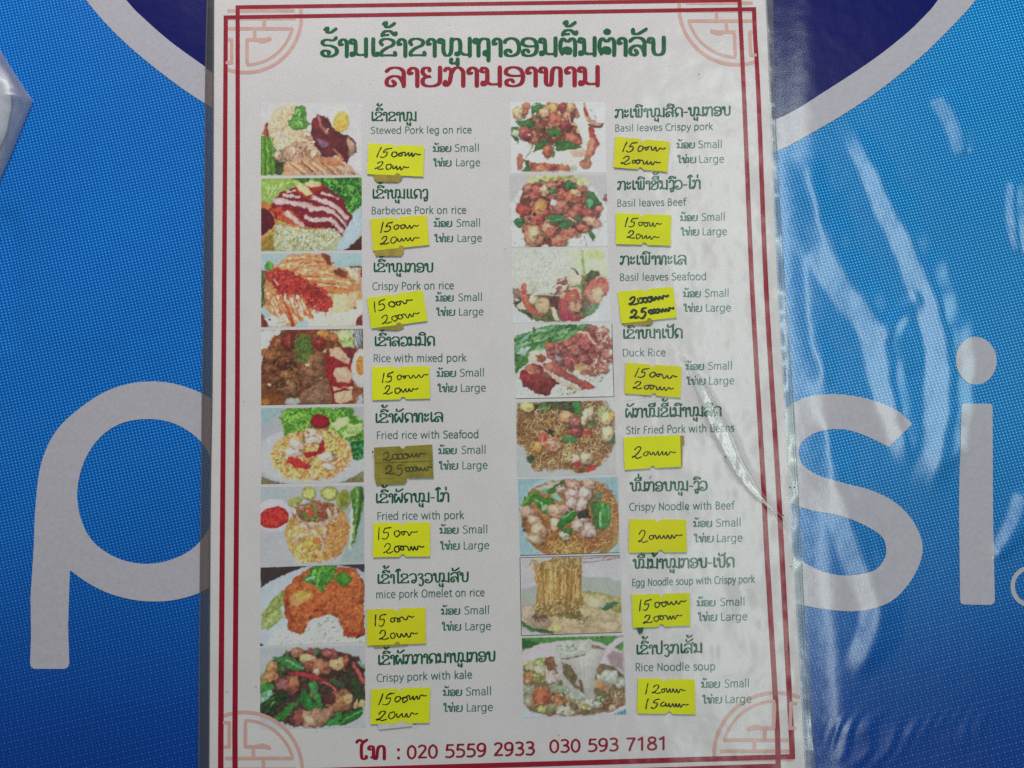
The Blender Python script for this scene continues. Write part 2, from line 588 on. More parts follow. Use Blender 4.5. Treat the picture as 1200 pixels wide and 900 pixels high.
def slab(name, L_, R_, y0l, y0r, y1l, y1r, z0, z1, m, ny=120, nx=60, zf=None, xs=None, ys=None):
    """sheet between two edge lines, with thickness"""
    us = np.linspace(0, 1, nx) if xs is None else xs
    vs = np.linspace(0, 1, ny) if ys is None else ys
    P = np.zeros((len(vs), len(us), 2))
    for j, v in enumerate(vs):
        yl, yr = y0l + (y1l - y0l) * v, y0r + (y1r - y0r) * v
        xl, xr = at_y(L_, yl), at_y(R_, yr)
        P[j, :, 0] = xl + (xr - xl) * us
        P[j, :, 1] = yl + (yr - yl) * us
    z = np.full(P.shape[:2], z1)
    if zf is not None:
        z = z + zf(P[..., 0], P[..., 1])
    T = Wn(P, z1)
    T[..., 2] = z
    n0, n1 = len(vs), len(us)
    V = T.reshape(-1, 3)
    Fs = [tuple(f) for f in grid_faces(n1, n0)]
    if z0 is not None:
        # side skirt down to z0
        ring = [(0, i) for i in range(n1)] + [(j, n1 - 1) for j in range(1, n0)] + [(n0 - 1, i) for i in range(n1 - 2, -1, -1)] + [(j, 0) for j in range(n0 - 2, 0, -1)]
        s = len(V)
        low = np.array([[*T[j, i, :2], z0] for j, i in ring])
        V = np.vstack([V, low])
        k = len(ring)
        for a in range(k):
            b = (a + 1) % k
            Fs.append((ring[a][0] * n1 + ring[a][1], ring[b][0] * n1 + ring[b][1], s + b, s + a))
    o = mk(name, V, Fs, m, menu, True)
    return o


def sheet_h(X, Y):
    return 0 * X


slab('paper_sheet', pl, pr, -4, -16, 926, 908, ZB + 0.0001, ZP, PAPER, 60, 30)
for o in (bpy.data.objects['paper_sheet'],):
    o.data.polygons.foreach_set('use_smooth', np.zeros(len(o.data.polygons), bool))


def ribbons(name, strokes, m, z=ZPR, thick=0.0, thin=1.0, label=None, parent=None, cap=True):
    """pen strokes on the sheet: (points in photo px, width px); each stroke a hair above the last"""
    V, Fs = [], []
    k = 0
    for pts, wd in strokes:
        pts = np.asarray(pts, float)
        if len(pts) == 1:
            pts = np.vstack([pts, pts + (0.01, 0)])
        d = np.gradient(pts, axis=0)
        L_ = np.hypot(d[:, 0], d[:, 1]) + 1e-9
        d /= L_[:, None]
        nrm = np.stack([-d[:, 1], d[:, 0]], 1)
        wv = np.asarray(wd) * (thin + (1 - thin) * np.abs(d[:, 1])) if thin < 1 else np.full(len(pts), 1.0) * wd
        if cap:
            r0, r1 = wv[0] / 2 * 0.8, wv[-1] / 2 * 0.8
            pts = np.vstack([pts[0] - d[0] * r0, pts, pts[-1] + d[-1] * r1])
            nrm = np.vstack([nrm[0], nrm, nrm[-1]])
            wv = np.concatenate([[wv[0] * 0.55], wv, [wv[-1] * 0.55]])
        A = pts + nrm * wv[:, None] / 2
        B = pts - nrm * wv[:, None] / 2
        s = len(V)
        zz = z + np.arange(len(pts)) * 4e-7 + k * 3e-6
        k += 1
        WA, WB = Wn(A, z), Wn(B, z)
        WA[:, 2] = zz
        WB[:, 2] = zz
        for a, b in zip(WA, WB):
            V += [tuple(a), tuple(b)]
        for i in range(len(pts) - 1):
            Fs.append((s + 2 * i, s + 2 * i + 2, s + 2 * i + 3, s + 2 * i + 1))
    o = mk(name, V, Fs, m, parent or menu)
    for p in o.data.polygons:
        if p.normal.z < 0: p.flip()
    if label: o['label'] = label
    return o


def loop_line(name, TL, TR, BR, BL, right, left, w0, w1, m, z):
    pts = []
    top = [np.array(TL) + (np.array(TR) - TL) * t for t in np.linspace(0, 1, 12)]
    bot = [np.array(BL) + (np.array(BR) - BL) * t for t in np.linspace(0, 1, 12)]
    r = [np.array(TR)] + [np.array(p) for p in catmull(right, 6)] + [np.array(BR)]
    l = [np.array(TL)] + [np.array(p) for p in catmull(left, 6)] + [np.array(BL)]
    V, Fs = [], []

    def strip(seq, horiz, zz, t0, t1):
        seq = np.array(seq)
        s = len(V)
        n = len(seq)
        for i, p in enumerate(seq):
            w = w0 + (w1 - w0) * np.clip(p[1] / 900, 0, 1)
            off = np.array([0, w / 2 * (0.93)]) if horiz else np.array([w / 2, 0])
            for q in (p - off, p + off):
                v = W(q[0], q[1], zz)
                V.append(tuple(v))
        for i in range(n - 1):
            Fs.append((s + 2 * i, s + 2 * i + 1, s + 2 * i + 3, s + 2 * i + 2))
    ext = lambda s_: s_
    h = w0 / 2
    top[0] = top[0] - np.array([h, 0]); top[-1] = top[-1] + np.array([h, 0])
    bot[0] = bot[0] - np.array([w1 / 2, 0]); bot[-1] = bot[-1] + np.array([w1 / 2, 0])
    strip(top, True, z, 0, 0)
    strip(bot, True, z, 0, 0)
    strip(r, False, z + 4e-6, 0, 0)
    strip(l, False, z + 4e-6, 0, 0)
    o = mk(name, V, Fs, m, menu)
    for p in o.data.polygons:
        if p.normal.z < 0: p.flip()
    return o


loop_line('border_line', (278.5, 8.5), (866.6, 0.2), (912, 897.5), (275.5, 919), [(868, 30), (872.3, 120), (881.6, 340), (894.3, 560), (898.2, 640), (911.3, 860)],
          [(278.6, 200), (278.2, 450), (276, 750), (275.3, 860)], 4.9, 6.3, RED, ZPR + 1.2e-5)
loop_line('border_line', (264.6, 20.4), (883.6, 10.6), (928.6, 886.6), (258.6, 906.5), [(885, 45), (889.2, 120), (898, 340), (911.5, 560), (915.8, 640), (927.5, 860)],
          [(263.6, 200), (262, 450), (259.6, 750), (258.8, 860)], 4.9, 6.5, RED, ZPR + 2.4e-5)


def emblem(cx, cy, fx, fy, s, skew, name='corner_emblem'):
    def T(p):
        x, y = p
        return (cx + fx * (x - 288) * s + skew * (y - 20) * fy, cy + fy * (y - 20) * s)
    St = []
    for r, w in ((65, 3.6), (56, 3.0)):
        a = np.radians(np.linspace(-8 if r > 60 else 14, 112 if r > 60 else 88, 40))
        St.append((np.array([T((288 + r * math.cos(t), 20 + r * math.sin(t))) for t in a]), w * s * 1.15))
    for seg in ([(268, 12.5), (344, 12.5)], [(268, 21.6), (345, 21.6)], [(268, 33.6), (342, 33.6)], [(309.6, 21.6), (309.6, 33.6)],
                [(298.5, 33.6), (298.5, 46.5)], [(289.5, 73), (289.5, 46.5)], [(289.5, 46.5), (314, 46.5)],
                [(266, 46.5), (271.5, 46.5)], [(271.5, 46.5), (271.5, 73.5)], [(266, 73.5), (271.5, 73.5)]):
        a, b = np.array(seg[0], float), np.array(seg[1], float)
        St.append((np.array([T(a + (b - a) * t) for t in np.linspace(0, 1, 6)]), 4.0 * s))
    tri = [((308, 46.5), 5.5), ((313, 47), 5), ((310, 50), 3.5)]
    St.append((np.array([T((304, 47.5)), T((309, 48)), T((316, 45.5))]), 5 * s))
    return ribbons(name, St, SALMON, ZPR)


emblem(288, 20, 1, 1, 1.0, 0)
emblem(861, 11, -1, 1, 1.0, 0.04)
emblem(286, 903, 1, -1, 1.05, 0)
emblem(907, 882, -1, -1, 1.08, -0.04)

# ------------------------------------------------------------------ Lao letters as pen strokes (x to the right, y up, x-height 1)
G = {
 'ຮ': (0.9, [[(.78, 1.08), (.62, .93), (.3, .97), (.1, .84), (.2, .66), (.5, .62), (.78, .45), (.78, .16), (.5, .0), (.2, .04), (.08, .2), (.2, .34), (.42, .28), (.4, .16)]]),
 'າ': (.55, [[(.2, .7), (.08, .66), (.06, .84), (.2, .98), (.36, .9), (.4, .7), (.4, 0)]]),
 'ນ': (.98, [[(.14, .74), (.03, .8), (.1, .97), (.25, .9), (.28, .7), (.28, .28), (.2, .1), (.1, .04), (.1, .2), (.26, .2), (.45, .08), (.78, .1)], [(.8, 1), (.8, 0)]]),
 'ເ': (.46, [[(.18, 1), (.18, .2), (.26, .03), (.4, .06), (.38, .18)]]),
 'ແ': (.84, [[(.18, 1), (.18, .2), (.26, .03), (.38, .08)], [(.56, 1), (.56, .2), (.64, .03), (.78, .08)]]),
 'ຂ': (.9, [[(.16, .66), (.08, .8), (.18, .96), (.44, 1), (.7, .88), (.68, .64), (.36, .46), (.13, .24), (.12, .05), (.3, .05), (.6, .05), (.8, .05), (.78, .2)]]),
 'ໝ': (1.75, [[(.14, .76), (.04, .82), (.12, .97), (.26, .9), (.28, .7), (.28, .3), (.38, .05), (.56, .05), (.66, .3), (.68, .97)],
             [(.68, .8), (.8, .96), (1.0, .96), (1.1, .78), (1.1, .28), (.98, .05), (.9, .14), (1.1, .2), (1.3, .08), (1.56, .06)], [(1.58, 1), (1.58, 0)]]),
 'ຖ': (.95, [[(.12, .74), (.03, .82), (.12, .97), (.24, .88), (.26, .7), (.26, 0)], [(.26, .72), (.4, .95), (.62, .97), (.75, .8), (.75, -.28)], [(.74, .2), (.6, .26), (.55, .1), (.66, .02), (.75, .1)]]),
 'ວ': (.86, [[(.36, .22), (.24, .34), (.1, .24), (.14, .04), (.42, -.02), (.7, .15), (.76, .5), (.66, .86), (.4, 1), (.14, .92), (.06, .78)]]),
 'ອ': (.9, [[(.38, .22), (.26, .34), (.1, .24), (.14, .04), (.42, -.02), (.7, .12), (.78, .5), (.68, .86), (.42, 1), (.14, .92), (.08, .68), (.3, .54), (.68, .54)]]),
 'ຕ': (.95, [[(.46, .3), (.34, .16), (.5, .1), (.54, .34), (.34, .44), (.16, .2), (.2, .03), (.08, .3), (.06, .66), (.18, .96), (.42, .8), (.62, .97), (.78, .76), (.78, 0)]]),
 'ດ': (.92, [[(.12, 0), (.22, .12), (.1, .42), (.08, .72), (.24, .96), (.52, 1), (.74, .84), (.78, .6), (.78, 0)], [(.16, .36), (.36, .34), (.3, .12)]]),
 'ລ': (.94, [[(.06, .8), (.26, .98), (.58, .98), (.76, .8), (.78, .5), (.78, 0)], [(.78, .1), (.62, .46), (.34, .54), (.1, .36), (.1, .08), (.3, .0), (.42, .14), (.32, .28)]]),
 'ບ': (.96, [[(.14, .72), (.03, .78), (.1, .96), (.25, .92), (.28, .7), (.28, .28), (.38, .04), (.62, .02), (.78, .22), (.79, 1)]]),
 'ປ': (.96, [[(.14, .72), (.03, .78), (.1, .96), (.25, .92), (.28, .7), (.28, .28), (.38, .04), (.62, .02), (.78, .22), (.79, 1.38)]]),
 'ຍ': (.95, [[(.36, .84), (.3, .98), (.12, .95), (.07, .74), (.2, .56), (.4, .52), (.14, .44), (.07, .2), (.2, .02), (.52, .0), (.76, .16), (.79, .5), (.79, 1)]]),
 'ຫ': (1.06, [[(.14, .72), (.03, .78), (.1, .96), (.25, .92), (.28, .7), (.28, .2), (.36, .02), (.5, .1), (.54, .76), (.66, .97), (.84, .92), (.88, .7), (.88, 0)]]),
 'ທ': (1.0, [[(.14, .72), (.03, .78), (.1, .96), (.25, .92), (.28, .7), (.28, .2), (.34, .02), (.44, .1), (.5, .76), (.62, .97), (.78, .92), (.83, .7), (.83, 0)], [(.28, .1), (.16, .14)]]),
 'ງ': (.66, [[(.08, .78), (.2, .98), (.44, .98), (.54, .76), (.54, .1), (.46, -.24), (.28, -.3), (.24, -.12)], [(.54, .2), (.3, .06), (.1, .04)]]),
 'ມ': (.98, [[(.14, .74), (.03, .8), (.1, .97), (.25, .9), (.28, .7), (.28, .24), (.18, .02), (.06, .1), (.16, .24), (.4, .14), (.78, .04)], [(.8, 1), (.8, 0)]]),
 'ຜ': (.98, [[(.26, .84), (.16, .97), (.07, .84), (.08, .3), (.16, .02), (.34, .3), (.46, .6), (.58, .3), (.7, .02), (.8, .24), (.82, 1)]]),
 'ພ': (1.08, [[(.14, .72), (.03, .78), (.1, .96), (.25, .92), (.28, .7), (.28, .24), (.38, .02), (.52, .16), (.55, .96)], [(.55, .2), (.68, .02), (.84, .12), (.88, .5), (.88, 1)]]),
 'ໄ': (.52, [[(.5, 1.4), (.34, 1.56), (.12, 1.44), (.06, 1.3)], [(.28, 1.45), (.26, .22), (.34, .03), (.48, .1)]]),
 'ໃ': (.58, [[(.14, 1.08), (.04, 1.2), (.12, 1.42), (.3, 1.36), (.3, 1), (.28, .2), (.36, .02), (.52, .1)]]),
 'ໂ': (.6, [[(.02, 1.28), (.16, 1.46), (.34, 1.34), (.56, 1.46)], [(.5, 1.4), (.28, 1.1), (.27, .24), (.36, .02), (.52, .1), (.5, .22)]]),
 'ຈ': (.82, [[(.06, .86), (.28, 1), (.56, .94), (.68, .66), (.64, .2), (.44, 0), (.26, .1), (.36, .3), (.62, .22)]]),
 'ຽ': (.72, [[(.08, .84), (.26, .98), (.5, .88), (.46, .62), (.26, .52), (.5, .4), (.58, .1), (.52, -.22), (.3, -.32), (.2, -.18)]]),
 'ສ': (.98, [[(.06, .8), (.26, .98), (.58, .98), (.76, .8), (.78, .5), (.78, 0)], [(.78, .1), (.62, .46), (.34, .54), (.1, .36), (.1, .08), (.3, .0), (.42, .14), (.32, .28)], [(.66, .92), (.8, 1.04), (.94, 1.12)]]),
 'ຊ': (.92, [[(.24, .64), (.1, .62), (.06, .82), (.2, .97), (.46, .94), (.5, .7), (.3, .5), (.1, .3), (.1, .04), (.4, .0), (.68, .12), (.76, .5), (.7, .84), (.88, 1.04)]]),
 'ໜ': (1.7, [[(.14, .76), (.04, .82), (.12, .97), (.26, .9), (.28, .7), (.28, .3), (.38, .05), (.56, .05), (.66, .3), (.68, .97)],
             [(.68, .8), (.8, .96), (.98, .96), (1.06, .78), (1.06, .28), (1.16, .08), (1.5, .12)], [(1.52, 1), (1.52, 0)]]),
 'ກ': (.96, [[(.04, .84), (.14, .98), (.28, .86), (.3, .7), (.24, .24), (.12, .03), (.02, .1), (.06, .24)], [(.3, .66), (.44, .94), (.64, .98), (.78, .8), (.8, .6), (.8, 0)]]),
 'ະ': (.52, [[(.1, .88), (.08, .66), (.26, .64), (.42, .84)], [(.1, .38), (.08, .14), (.26, .12), (.42, .34)]]),
 '-': (.5, [[(.06, .45), (.42, .45)]]),
 ' ': (.5, []),
}
MARK = {
 'ົ': [[(-.32, 1.2), (-.2, 1.42), (.08, 1.44), (.3, 1.22), (.36, 1.34)], [(-.32, 1.2), (.0, 1.24)]],
 'ິ': [[(-.34, 1.2), (-.2, 1.42), (.1, 1.44), (.3, 1.2), (-.3, 1.2)]],
 'ີ': [[(-.34, 1.2), (-.2, 1.42), (.1, 1.44), (.3, 1.2), (-.3, 1.2)], [(.3, 1.2), (.32, 1.5)]],
 'ື': [[(-.34, 1.2), (-.2, 1.42), (.1, 1.44), (.3, 1.2), (-.3, 1.2)]],
 'ັ': [[(-.28, 1.46), (-.26, 1.26), (-.06, 1.22), (.16, 1.34), (.38, 1.5)]],
 '້': [[(-.26, 1.56), (-.12, 1.66), (-.14, 1.42), (.04, 1.4), (.3, 1.6)]],
 '່': [[(.05, 1.3), (.05, 1.55)]],
 'ໍ': [[(0, 1.46), (.1, 1.36), (0, 1.24), (-.1, 1.36), (0, 1.46)]],
 'ູ': [[(-.2, -.2), (-.2, -.4), (-.04, -.44), (.1, -.34), (.12, -.2)], [(.12, -.3), (.12, -.52)]],
}


def lao(text):
    """-> strokes in letter units, total width"""
    x = 0
    out = []
    last_c = 0
    level = 0
    for ch in text:
        if ch == 'ຳ':
            out += [np.array(s) + (last_c, 0) for s in MARK['ໍ']]
            ch = 'າ'
        if ch in MARK:
            up = 0
            if ch in '້່' and level:
                up = .3
            out += [np.array(s, float) + (last_c + .06, up) for s in MARK[ch]]
            if ch != 'ູ': level = 1
            continue
        w, st = G[ch]
        out += [np.array(s, float) + (x, 0) for s in st]
        if ch not in 'າເແໄໃໂະ- ':
            last_c = x + w * .46
            level = 0
        x += w
    return out, x - .12


def lao_line(name, text, x0, x1, b0, b1, xh, wt, m, thin=.62, label=None, z=ZPR):
    st, w = lao(text)
    res = []
    sx = (x1 - x0) / w
    for s in st:
        c = catmull(s, 4) if len(s) > 2 else np.array([s[0] + (s[-1] - s[0]) * t for t in (0, .5, 1)])
        px = x0 + c[:, 0] * sx
        t = (px - x0) / (x1 - x0)
        py = b0 + (b1 - b0) * t - c[:, 1] * xh
        res.append((np.stack([px, py], 1), wt))
    return ribbons(name, res, m, z, thin=thin, label=label)


_n = [(.1, .48), (.2, .66), (.36, .7), (.47, .56), (.48, .3), (.48, 0)]
_bb = [(.11, .18), (.22, .02), (.4, .03), (.52, .25), (.5, .55), (.38, .7), (.2, .66), (.11, .5)]
_db = [(.48, .5), (.38, .68), (.2, .68), (.07, .5), (.06, .2), (.18, .01), (.36, .03), (.48, .18)]
_P = [(.1, .97), (.3, .98), (.47, .9), (.5, .72), (.42, .52), (.25, .46), (.1, .47)]
A_ = {      # plain humanist sans letters, cap height 1: advance, pen strokes
 ' ': (.34, []), ':': (.3, [[(.1, .66), (.1, .7)], [(.1, .04), (.1, .08)]]),
 'S': (.6, [[(.48, .88), (.36, .97), (.16, .93), (.07, .76), (.18, .58), (.38, .47), (.50, .28), (.42, .07), (.22, .0), (.05, .07)]]),
 't': (.42, [[(.17, .88), (.17, .5), (.17, .18), (.24, .02), (.36, .03)], [(.04, .7), (.35, .7)]]),
 'e': (.6, [[(.07, .38), (.3, .38), (.48, .38), (.48, .38), (.45, .58), (.28, .71), (.12, .6), (.06, .35), (.13, .1), (.3, .0), (.46, .05)]]),
 'w': (.86, [[(.03, .7), (.2, .02)], [(.2, .02), (.4, .68)], [(.4, .68), (.6, .02)], [(.6, .02), (.77, .7)]]),
 'd': (.66, [_db, [(.49, 1.05), (.49, 0)]]),
 'P': (.62, [[(.1, 0), (.1, .98)], _P]),
 'o': (.67, [[(.29, .71), (.1, .6), (.06, .35), (.12, .08), (.29, 0), (.47, .08), (.53, .35), (.47, .62), (.29, .71)]]),
 'r': (.42, [[(.1, .7), (.1, 0)], [(.1, .42), (.18, .62), (.35, .69)]]),
 'k': (.57, [[(.1, 1.05), (.1, 0)], [(.43, .7), (.12, .36)], [(.18, .42), (.47, 0)]]),
 'l': (.3, [[(.1, 1.05), (.1, 0)]]),
 'g': (.66, [_db, [(.49, .7), (.49, .2), (.48, -.08), (.38, -.25), (.2, -.28), (.08, -.22)]]),
 'n': (.66, [[(.1, .7), (.1, 0)], _n]),
 'i': (.3, [[(.1, .7), (.1, 0)], [(.1, .92), (.1, .95)]]),
 'c': (.52, [[(.43, .64), (.28, .71), (.1, .58), (.06, .35), (.12, .1), (.28, 0), (.43, .05)]]),
 'B': (.64, [[(.1, 0), (.1, .97)], [(.1, .97), (.34, .96), (.45, .78), (.35, .56), (.12, .52)], [(.12, .52), (.38, .5), (.5, .28), (.4, .04), (.1, .0)]]),
 'a': (.58, [[(.09, .62), (.22, .71), (.38, .66), (.43, .5), (.43, .25), (.43, 0)], [(.43, .42), (.22, .4), (.06, .26), (.08, .06), (.24, 0), (.42, .14)]]),
 'b': (.67, [[(.1, 1.05), (.1, 0)], _bb]),
 'u': (.66, [[(.09, .7), (.1, .22), (.2, .02), (.36, .04), (.47, .22)], [(.48, .7), (.48, 0)]]),
 'C': (.66, [[(.6, .9), (.42, .98), (.2, .9), (.07, .65), (.08, .3), (.22, .05), (.42, -.01), (.6, .06)]]),
 's': (.48, [[(.36, .64), (.2, .71), (.07, .6), (.13, .44), (.3, .34), (.38, .2), (.28, .02), (.06, .04)]]),
 'p': (.67, [[(.1, .7), (.1, -.28)], _bb]),
 'y': (.52, [[(.03, .7), (.25, .05)], [(.47, .7), (.26, .08), (.16, -.18), (.04, -.25)]]),
 'R': (.62, [[(.1, 0), (.1, .98)], _P, [(.3, .46), (.5, 0)]]),
 'h': (.66, [[(.1, 1.05), (.1, 0)], _n]),
 'm': (.96, [[(.1, .7), (.1, 0)], [(.1, .48), (.2, .66), (.33, .7), (.43, .56), (.44, .3), (.44, 0)], [(.44, .48), (.54, .66), (.68, .7), (.77, .56), (.78, .3), (.78, 0)]]),
 'x': (.52, [[(.04, .7), (.44, 0)], [(.44, .7), (.03, 0)]]),
 'F': (.54, [[(.1, 0), (.1, .97)], [(.1, .96), (.46, .96)], [(.1, .5), (.42, .5)]]),
 'O': (.78, [[(.36, .98), (.13, .82), (.07, .49), (.13, .14), (.36, -.01), (.59, .14), (.65, .49), (.59, .82), (.36, .98)]]),
 'M': (.9, [[(.08, 0), (.13, .97)], [(.13, .97), (.42, .18)], [(.42, .18), (.7, .97)], [(.7, .97), (.76, 0)]]),
 'L': (.52, [[(.1, .97), (.1, 0)], [(.1, .03), (.46, .03)]]),
 'v': (.5, [[(.03, .7), (.23, .02)], [(.23, .02), (.44, .7)]]),
 'N': (.72, [[(.1, 0), (.1, .97)], [(.1, .95), (.56, .03)], [(.56, .97), (.56, 0)]]),
 'D': (.74, [[(.1, 0), (.1, .97)], [(.1, .96), (.36, .95), (.57, .78), (.62, .46), (.5, .12), (.34, .02), (.1, .02)]]),
 'E': (.54, [[(.1, 0), (.1, .97)], [(.1, .95), (.46, .95)], [(.1, .5), (.42, .5)], [(.1, .03), (.46, .03)]]),
 'f': (.36, [[(.37, 1.03), (.24, 1.02), (.17, .85), (.17, .5), (.17, 0)], [(.04, .7), (.34, .7)]]),
 '0': (.58, [[(.26, .97), (.1, .8), (.05, .48), (.1, .16), (.26, 0), (.42, .16), (.47, .48), (.42, .8), (.26, .97)]]),
 '1': (.58, [[(.1, .8), (.3, .95)], [(.3, .97), (.3, 0)]]),
 '2': (.58, [[(.07, .86), (.24, .97), (.42, .86), (.41, .64), (.22, .3), (.07, .06)], [(.06, .05), (.48, .05)]]),
 '3': (.58, [[(.08, .92), (.26, .97), (.42, .84), (.38, .6), (.2, .52)], [(.2, .52), (.42, .44), (.46, .2), (.3, .01), (.06, .05)]]),
 '5': (.58, [[(.44, .93), (.14, .93)], [(.14, .95), (.1, .55)], [(.1, .55), (.3, .58), (.46, .42), (.44, .14), (.26, .01), (.06, .04)]]),
 '7': (.58, [[(.06, .93), (.48, .93)], [(.47, .93), (.32, .5), (.19, 0)]]),
 '8': (.58, [[(.26, .53), (.1, .66), (.1, .88), (.26, .97), (.42, .88), (.42, .66), (.26, .53), (.07, .38), (.06, .12), (.26, .0), (.46, .12), (.45, .38), (.26, .53)]]),
 '9': (.58, [[(.45, .66), (.4, .46), (.22, .4), (.07, .54), (.07, .82), (.25, .97), (.42, .86), (.46, .6), (.42, .24), (.28, .04), (.1, .01)]]),
}


def latin_line(name, text, x0, x1, b0, b1, cap, m, bold=0.0, label=None, z=ZPR, wt=.122):
    st = []
    x = 0
    for ch in text:
        w, ss = A_[ch]
        st += [np.array(s, float) + (x, 0) for s in ss]
        x += w
    lo = min(s[:, 0].min() for s in st)
    hi = max(s[:, 0].max() for s in st)
    if hi - lo < .01: hi = lo + .2
    res = []
    for s in st:
        c = catmull(s, 4) if len(s) > 2 else np.array([s[0] + (s[-1] - s[0]) * t for t in (0, .5, 1)])
        t = (c[:, 0] - lo) / (hi - lo)
        px = x0 + (x1 - x0) * t
        res.append((np.stack([px, b0 + (b1 - b0) * t - c[:, 1] * cap], 1), cap * wt))
    return ribbons(name, res, m, z, thin=.82, label=label)


lao_line('menu_title', 'ຮ້ານເຂົ້າຂາໝູຖາວອນຕົ້ນຕຳລັບ', 375.5, 779, 66.2, 64.2, 20.2, 5.0, GREEN, .46, 'large green Lao title line at the top')
lao_line('menu_title', 'ລາຍການອາຫານ', 451, 702, 101.0, 100.0, 21.6, 5.4, RED, .46, 'large red Lao title line')

ROWS = [
 # Lao heading, x0, x1, base0, base1, xh | English, x0, x1, base0, base1, cap
 ('ເຂົ້າຂາໝູ', 434.5, 487.7, 141.8, 141.6, 10.4, 'Stewed Pork leg on rice', 434.8, 552.2, 156.7, 155.8, 8.0),
 ('ເຂົ້າໝູແດງ', 435.7, 500.7, 232.6, 232.2, 10.4, 'Barbecue Pork on rice', 436.2, 546, 250.8, 250, 8.4),
 ('ເຂົ້າໝູກອບ', 436.9, 507.3, 318.7, 318.5, 10.2, 'Crispy Pork on rice', 437, 531.3, 339.6, 338.5, 8.6),
 ('ເຂົ້າລວມມິດ', 438.2, 509, 405.5, 404.7, 10.5, 'Rice with mixed pork', 438.5, 546, 424, 423.3, 8.6),
 ('ເຂົ້າຜັດທະເລ', 439, 518.8, 495.6, 493.8, 10.6, 'Fried rice with Seafood', 442.3, 560, 514.3, 512.8, 8.7),
 ('ເຂົ້າຜັດໝູ-ໄກ່', 439.5, 526, 589.6, 587.6, 10.7, 'Fried rice with pork', 442.8, 543.3, 609, 607.7, 8.8),
 ('ເຂົ້າໄຂຈຽວໝູສັບ', 441.4, 548.7, 684.2, 681.2, 10.7, 'mice pork Omelet on rice', 441.5, 567.3, 700.9, 698.2, 8.8),
 ('ເຂົ້າຜັກກາດນາໝູກອບ', 442.2, 580, 779.3, 774.2, 11, 'Crispy pork with kale', 442, 552.7, 799, 794.5, 9.0),
 ('ກະເພົາໝູສົດ-ໝູກອບ', 720.9, 855.6, 138.2, 134.8, 10.2, 'Basil leaves Crispy pork', 721.5, 835, 154, 151.8, 8.0),
 ('ກະເພົາຊີ້ນງົວ-ໄກ່', 723.8, 820.5, 222.6, 220.9, 10.2, 'Basil leaves Beef', 724, 804, 242, 240.4, 8.2),
 ('ກະເພົາທະເລ', 726.9, 804, 310.2, 309.4, 10.3, 'Basil leaves Seafood', 727.3, 826.8, 329, 327.7, 8.4),
 ('ເຂົ້າໜ້າເປັດ', 729.4, 799.3, 396.9, 395.7, 10.5, 'Duck Rice', 730.5, 779.3, 417.5, 417, 8.6),
 ('ຜັກໝີຂີ້ເມົາໝູສົດ', 732.9, 844.7, 489.4, 487, 10.8, 'Stir Fried Pork with Beans', 734.3, 859.9, 508.5, 505.2, 8.8),
 ('ໝີ່ກອບໝູ-ງົວ', 738.2, 828, 575.7, 574.3, 10.7, 'Crispy Noodle with Beef', 738, 860.7, 598.3, 596.2, 8.8),
 ('ໝີ່ນ້ຳໝູກອບ-ເປັດ', 741.7, 859.9, 666.3, 664.2, 11, 'Egg Noodle soup with Crispy pork', 741.5, 884, 686.8, 682.3, 8.4),
 ('ເຂົ້າປຽກເສັ້ນ', 744.9, 822.5, 767, 764.5, 10.7, 'Rice Noodle soup', 745.5, 837.5, 786.3, 785, 9.0),
]
for h in ROWS:
    lao_line('dish_heading', h[0], *h[1:6], h[5] * .212, GREEN, .55)
    latin_line('dish_caption', h[6], *h[7:11], h[11], GREEN2)
SIZES = [
 (507.5, 528.5, 533.3, 560.5, 177.6, 508, 528.7, 535, 562.2, 194.6),
 (508.7, 529.5, 535.3, 562, 265.5, 509.2, 530.5, 536.7, 564.1, 283.3),
 (510.8, 531.3, 537.5, 564.1, 352.7, 511.5, 533, 538.5, 566, 369.6),
 (512, 534, 539.3, 566.5, 441.2, 513, 535, 540.7, 568.7, 459),
 (514, 534.8, 541.2, 568.4, 531.7, 514.5, 536.5, 542.5, 570.8, 549.8),
 (515.3, 537, 542.8, 570.5, 625, 516, 538.3, 544, 572.7, 643.7),
 (517.2, 538.8, 544.7, 572.4, 719.8, 518, 540, 546, 574.8, 738.5),
 (519.3, 541, 546.5, 574.8, 815, 519.8, 541.8, 547.6, 577, 833.7),
 (793.2, 814, 818.8, 845.2, 173.3, 794, 815.5, 820, 848, 190.6),
 (797.2, 817.2, 822.5, 848.7, 258.6, 798, 819, 824, 851.3, 275.5),
 (800.7, 821, 826.5, 853.2, 347.8, 801.3, 822.5, 827.9, 855.9, 365),
 (803.9, 824.7, 830.3, 857, 433.1, 804.7, 826.5, 831.6, 860, 450.5),
 None,
 (812.7, 834, 839.6, 867.3, 617.1, 813.5, 836, 840.7, 869.5, 635),
 (816.7, 838, 844.4, 871.9, 710, 818, 840, 845.7, 875.3, 727.2),
 (822, 843.3, 849.5, 877, 805.6, 823.2, 845.8, 850.8, 880, 823.9),
]
for i, s in enumerate(SIZES):
    if not s: continue
    k = 1 + (s[4] - 170) / 650 * .08
    d = 0.3 + (s[4] - 170) / 650 * .5
    lao_line('size_text', 'ນ້ອຍ', s[0], s[1], s[4] + .2, s[4], 6.1 * k, 1.75, GREEN2, .6)
    latin_line('size_text', 'Small', s[2], s[3], s[4], s[4] - d, 8.6 * k, GREEN2)
    lao_line('size_text', 'ໃຫ່ຍ', s[5], s[6], s[9] + .2, s[9], 6.3 * k, 1.75, GREEN2, .6)
    latin_line('size_text', 'Large', s[7], s[8], s[9], s[9] - d, 8.6 * k, GREEN2)
lao_line('phone_text', 'ໂທ', 417.5, 451.5, 889.8, 889.3, 15.5, 4.0, RED, .6, 'red Lao word before the phone numbers')
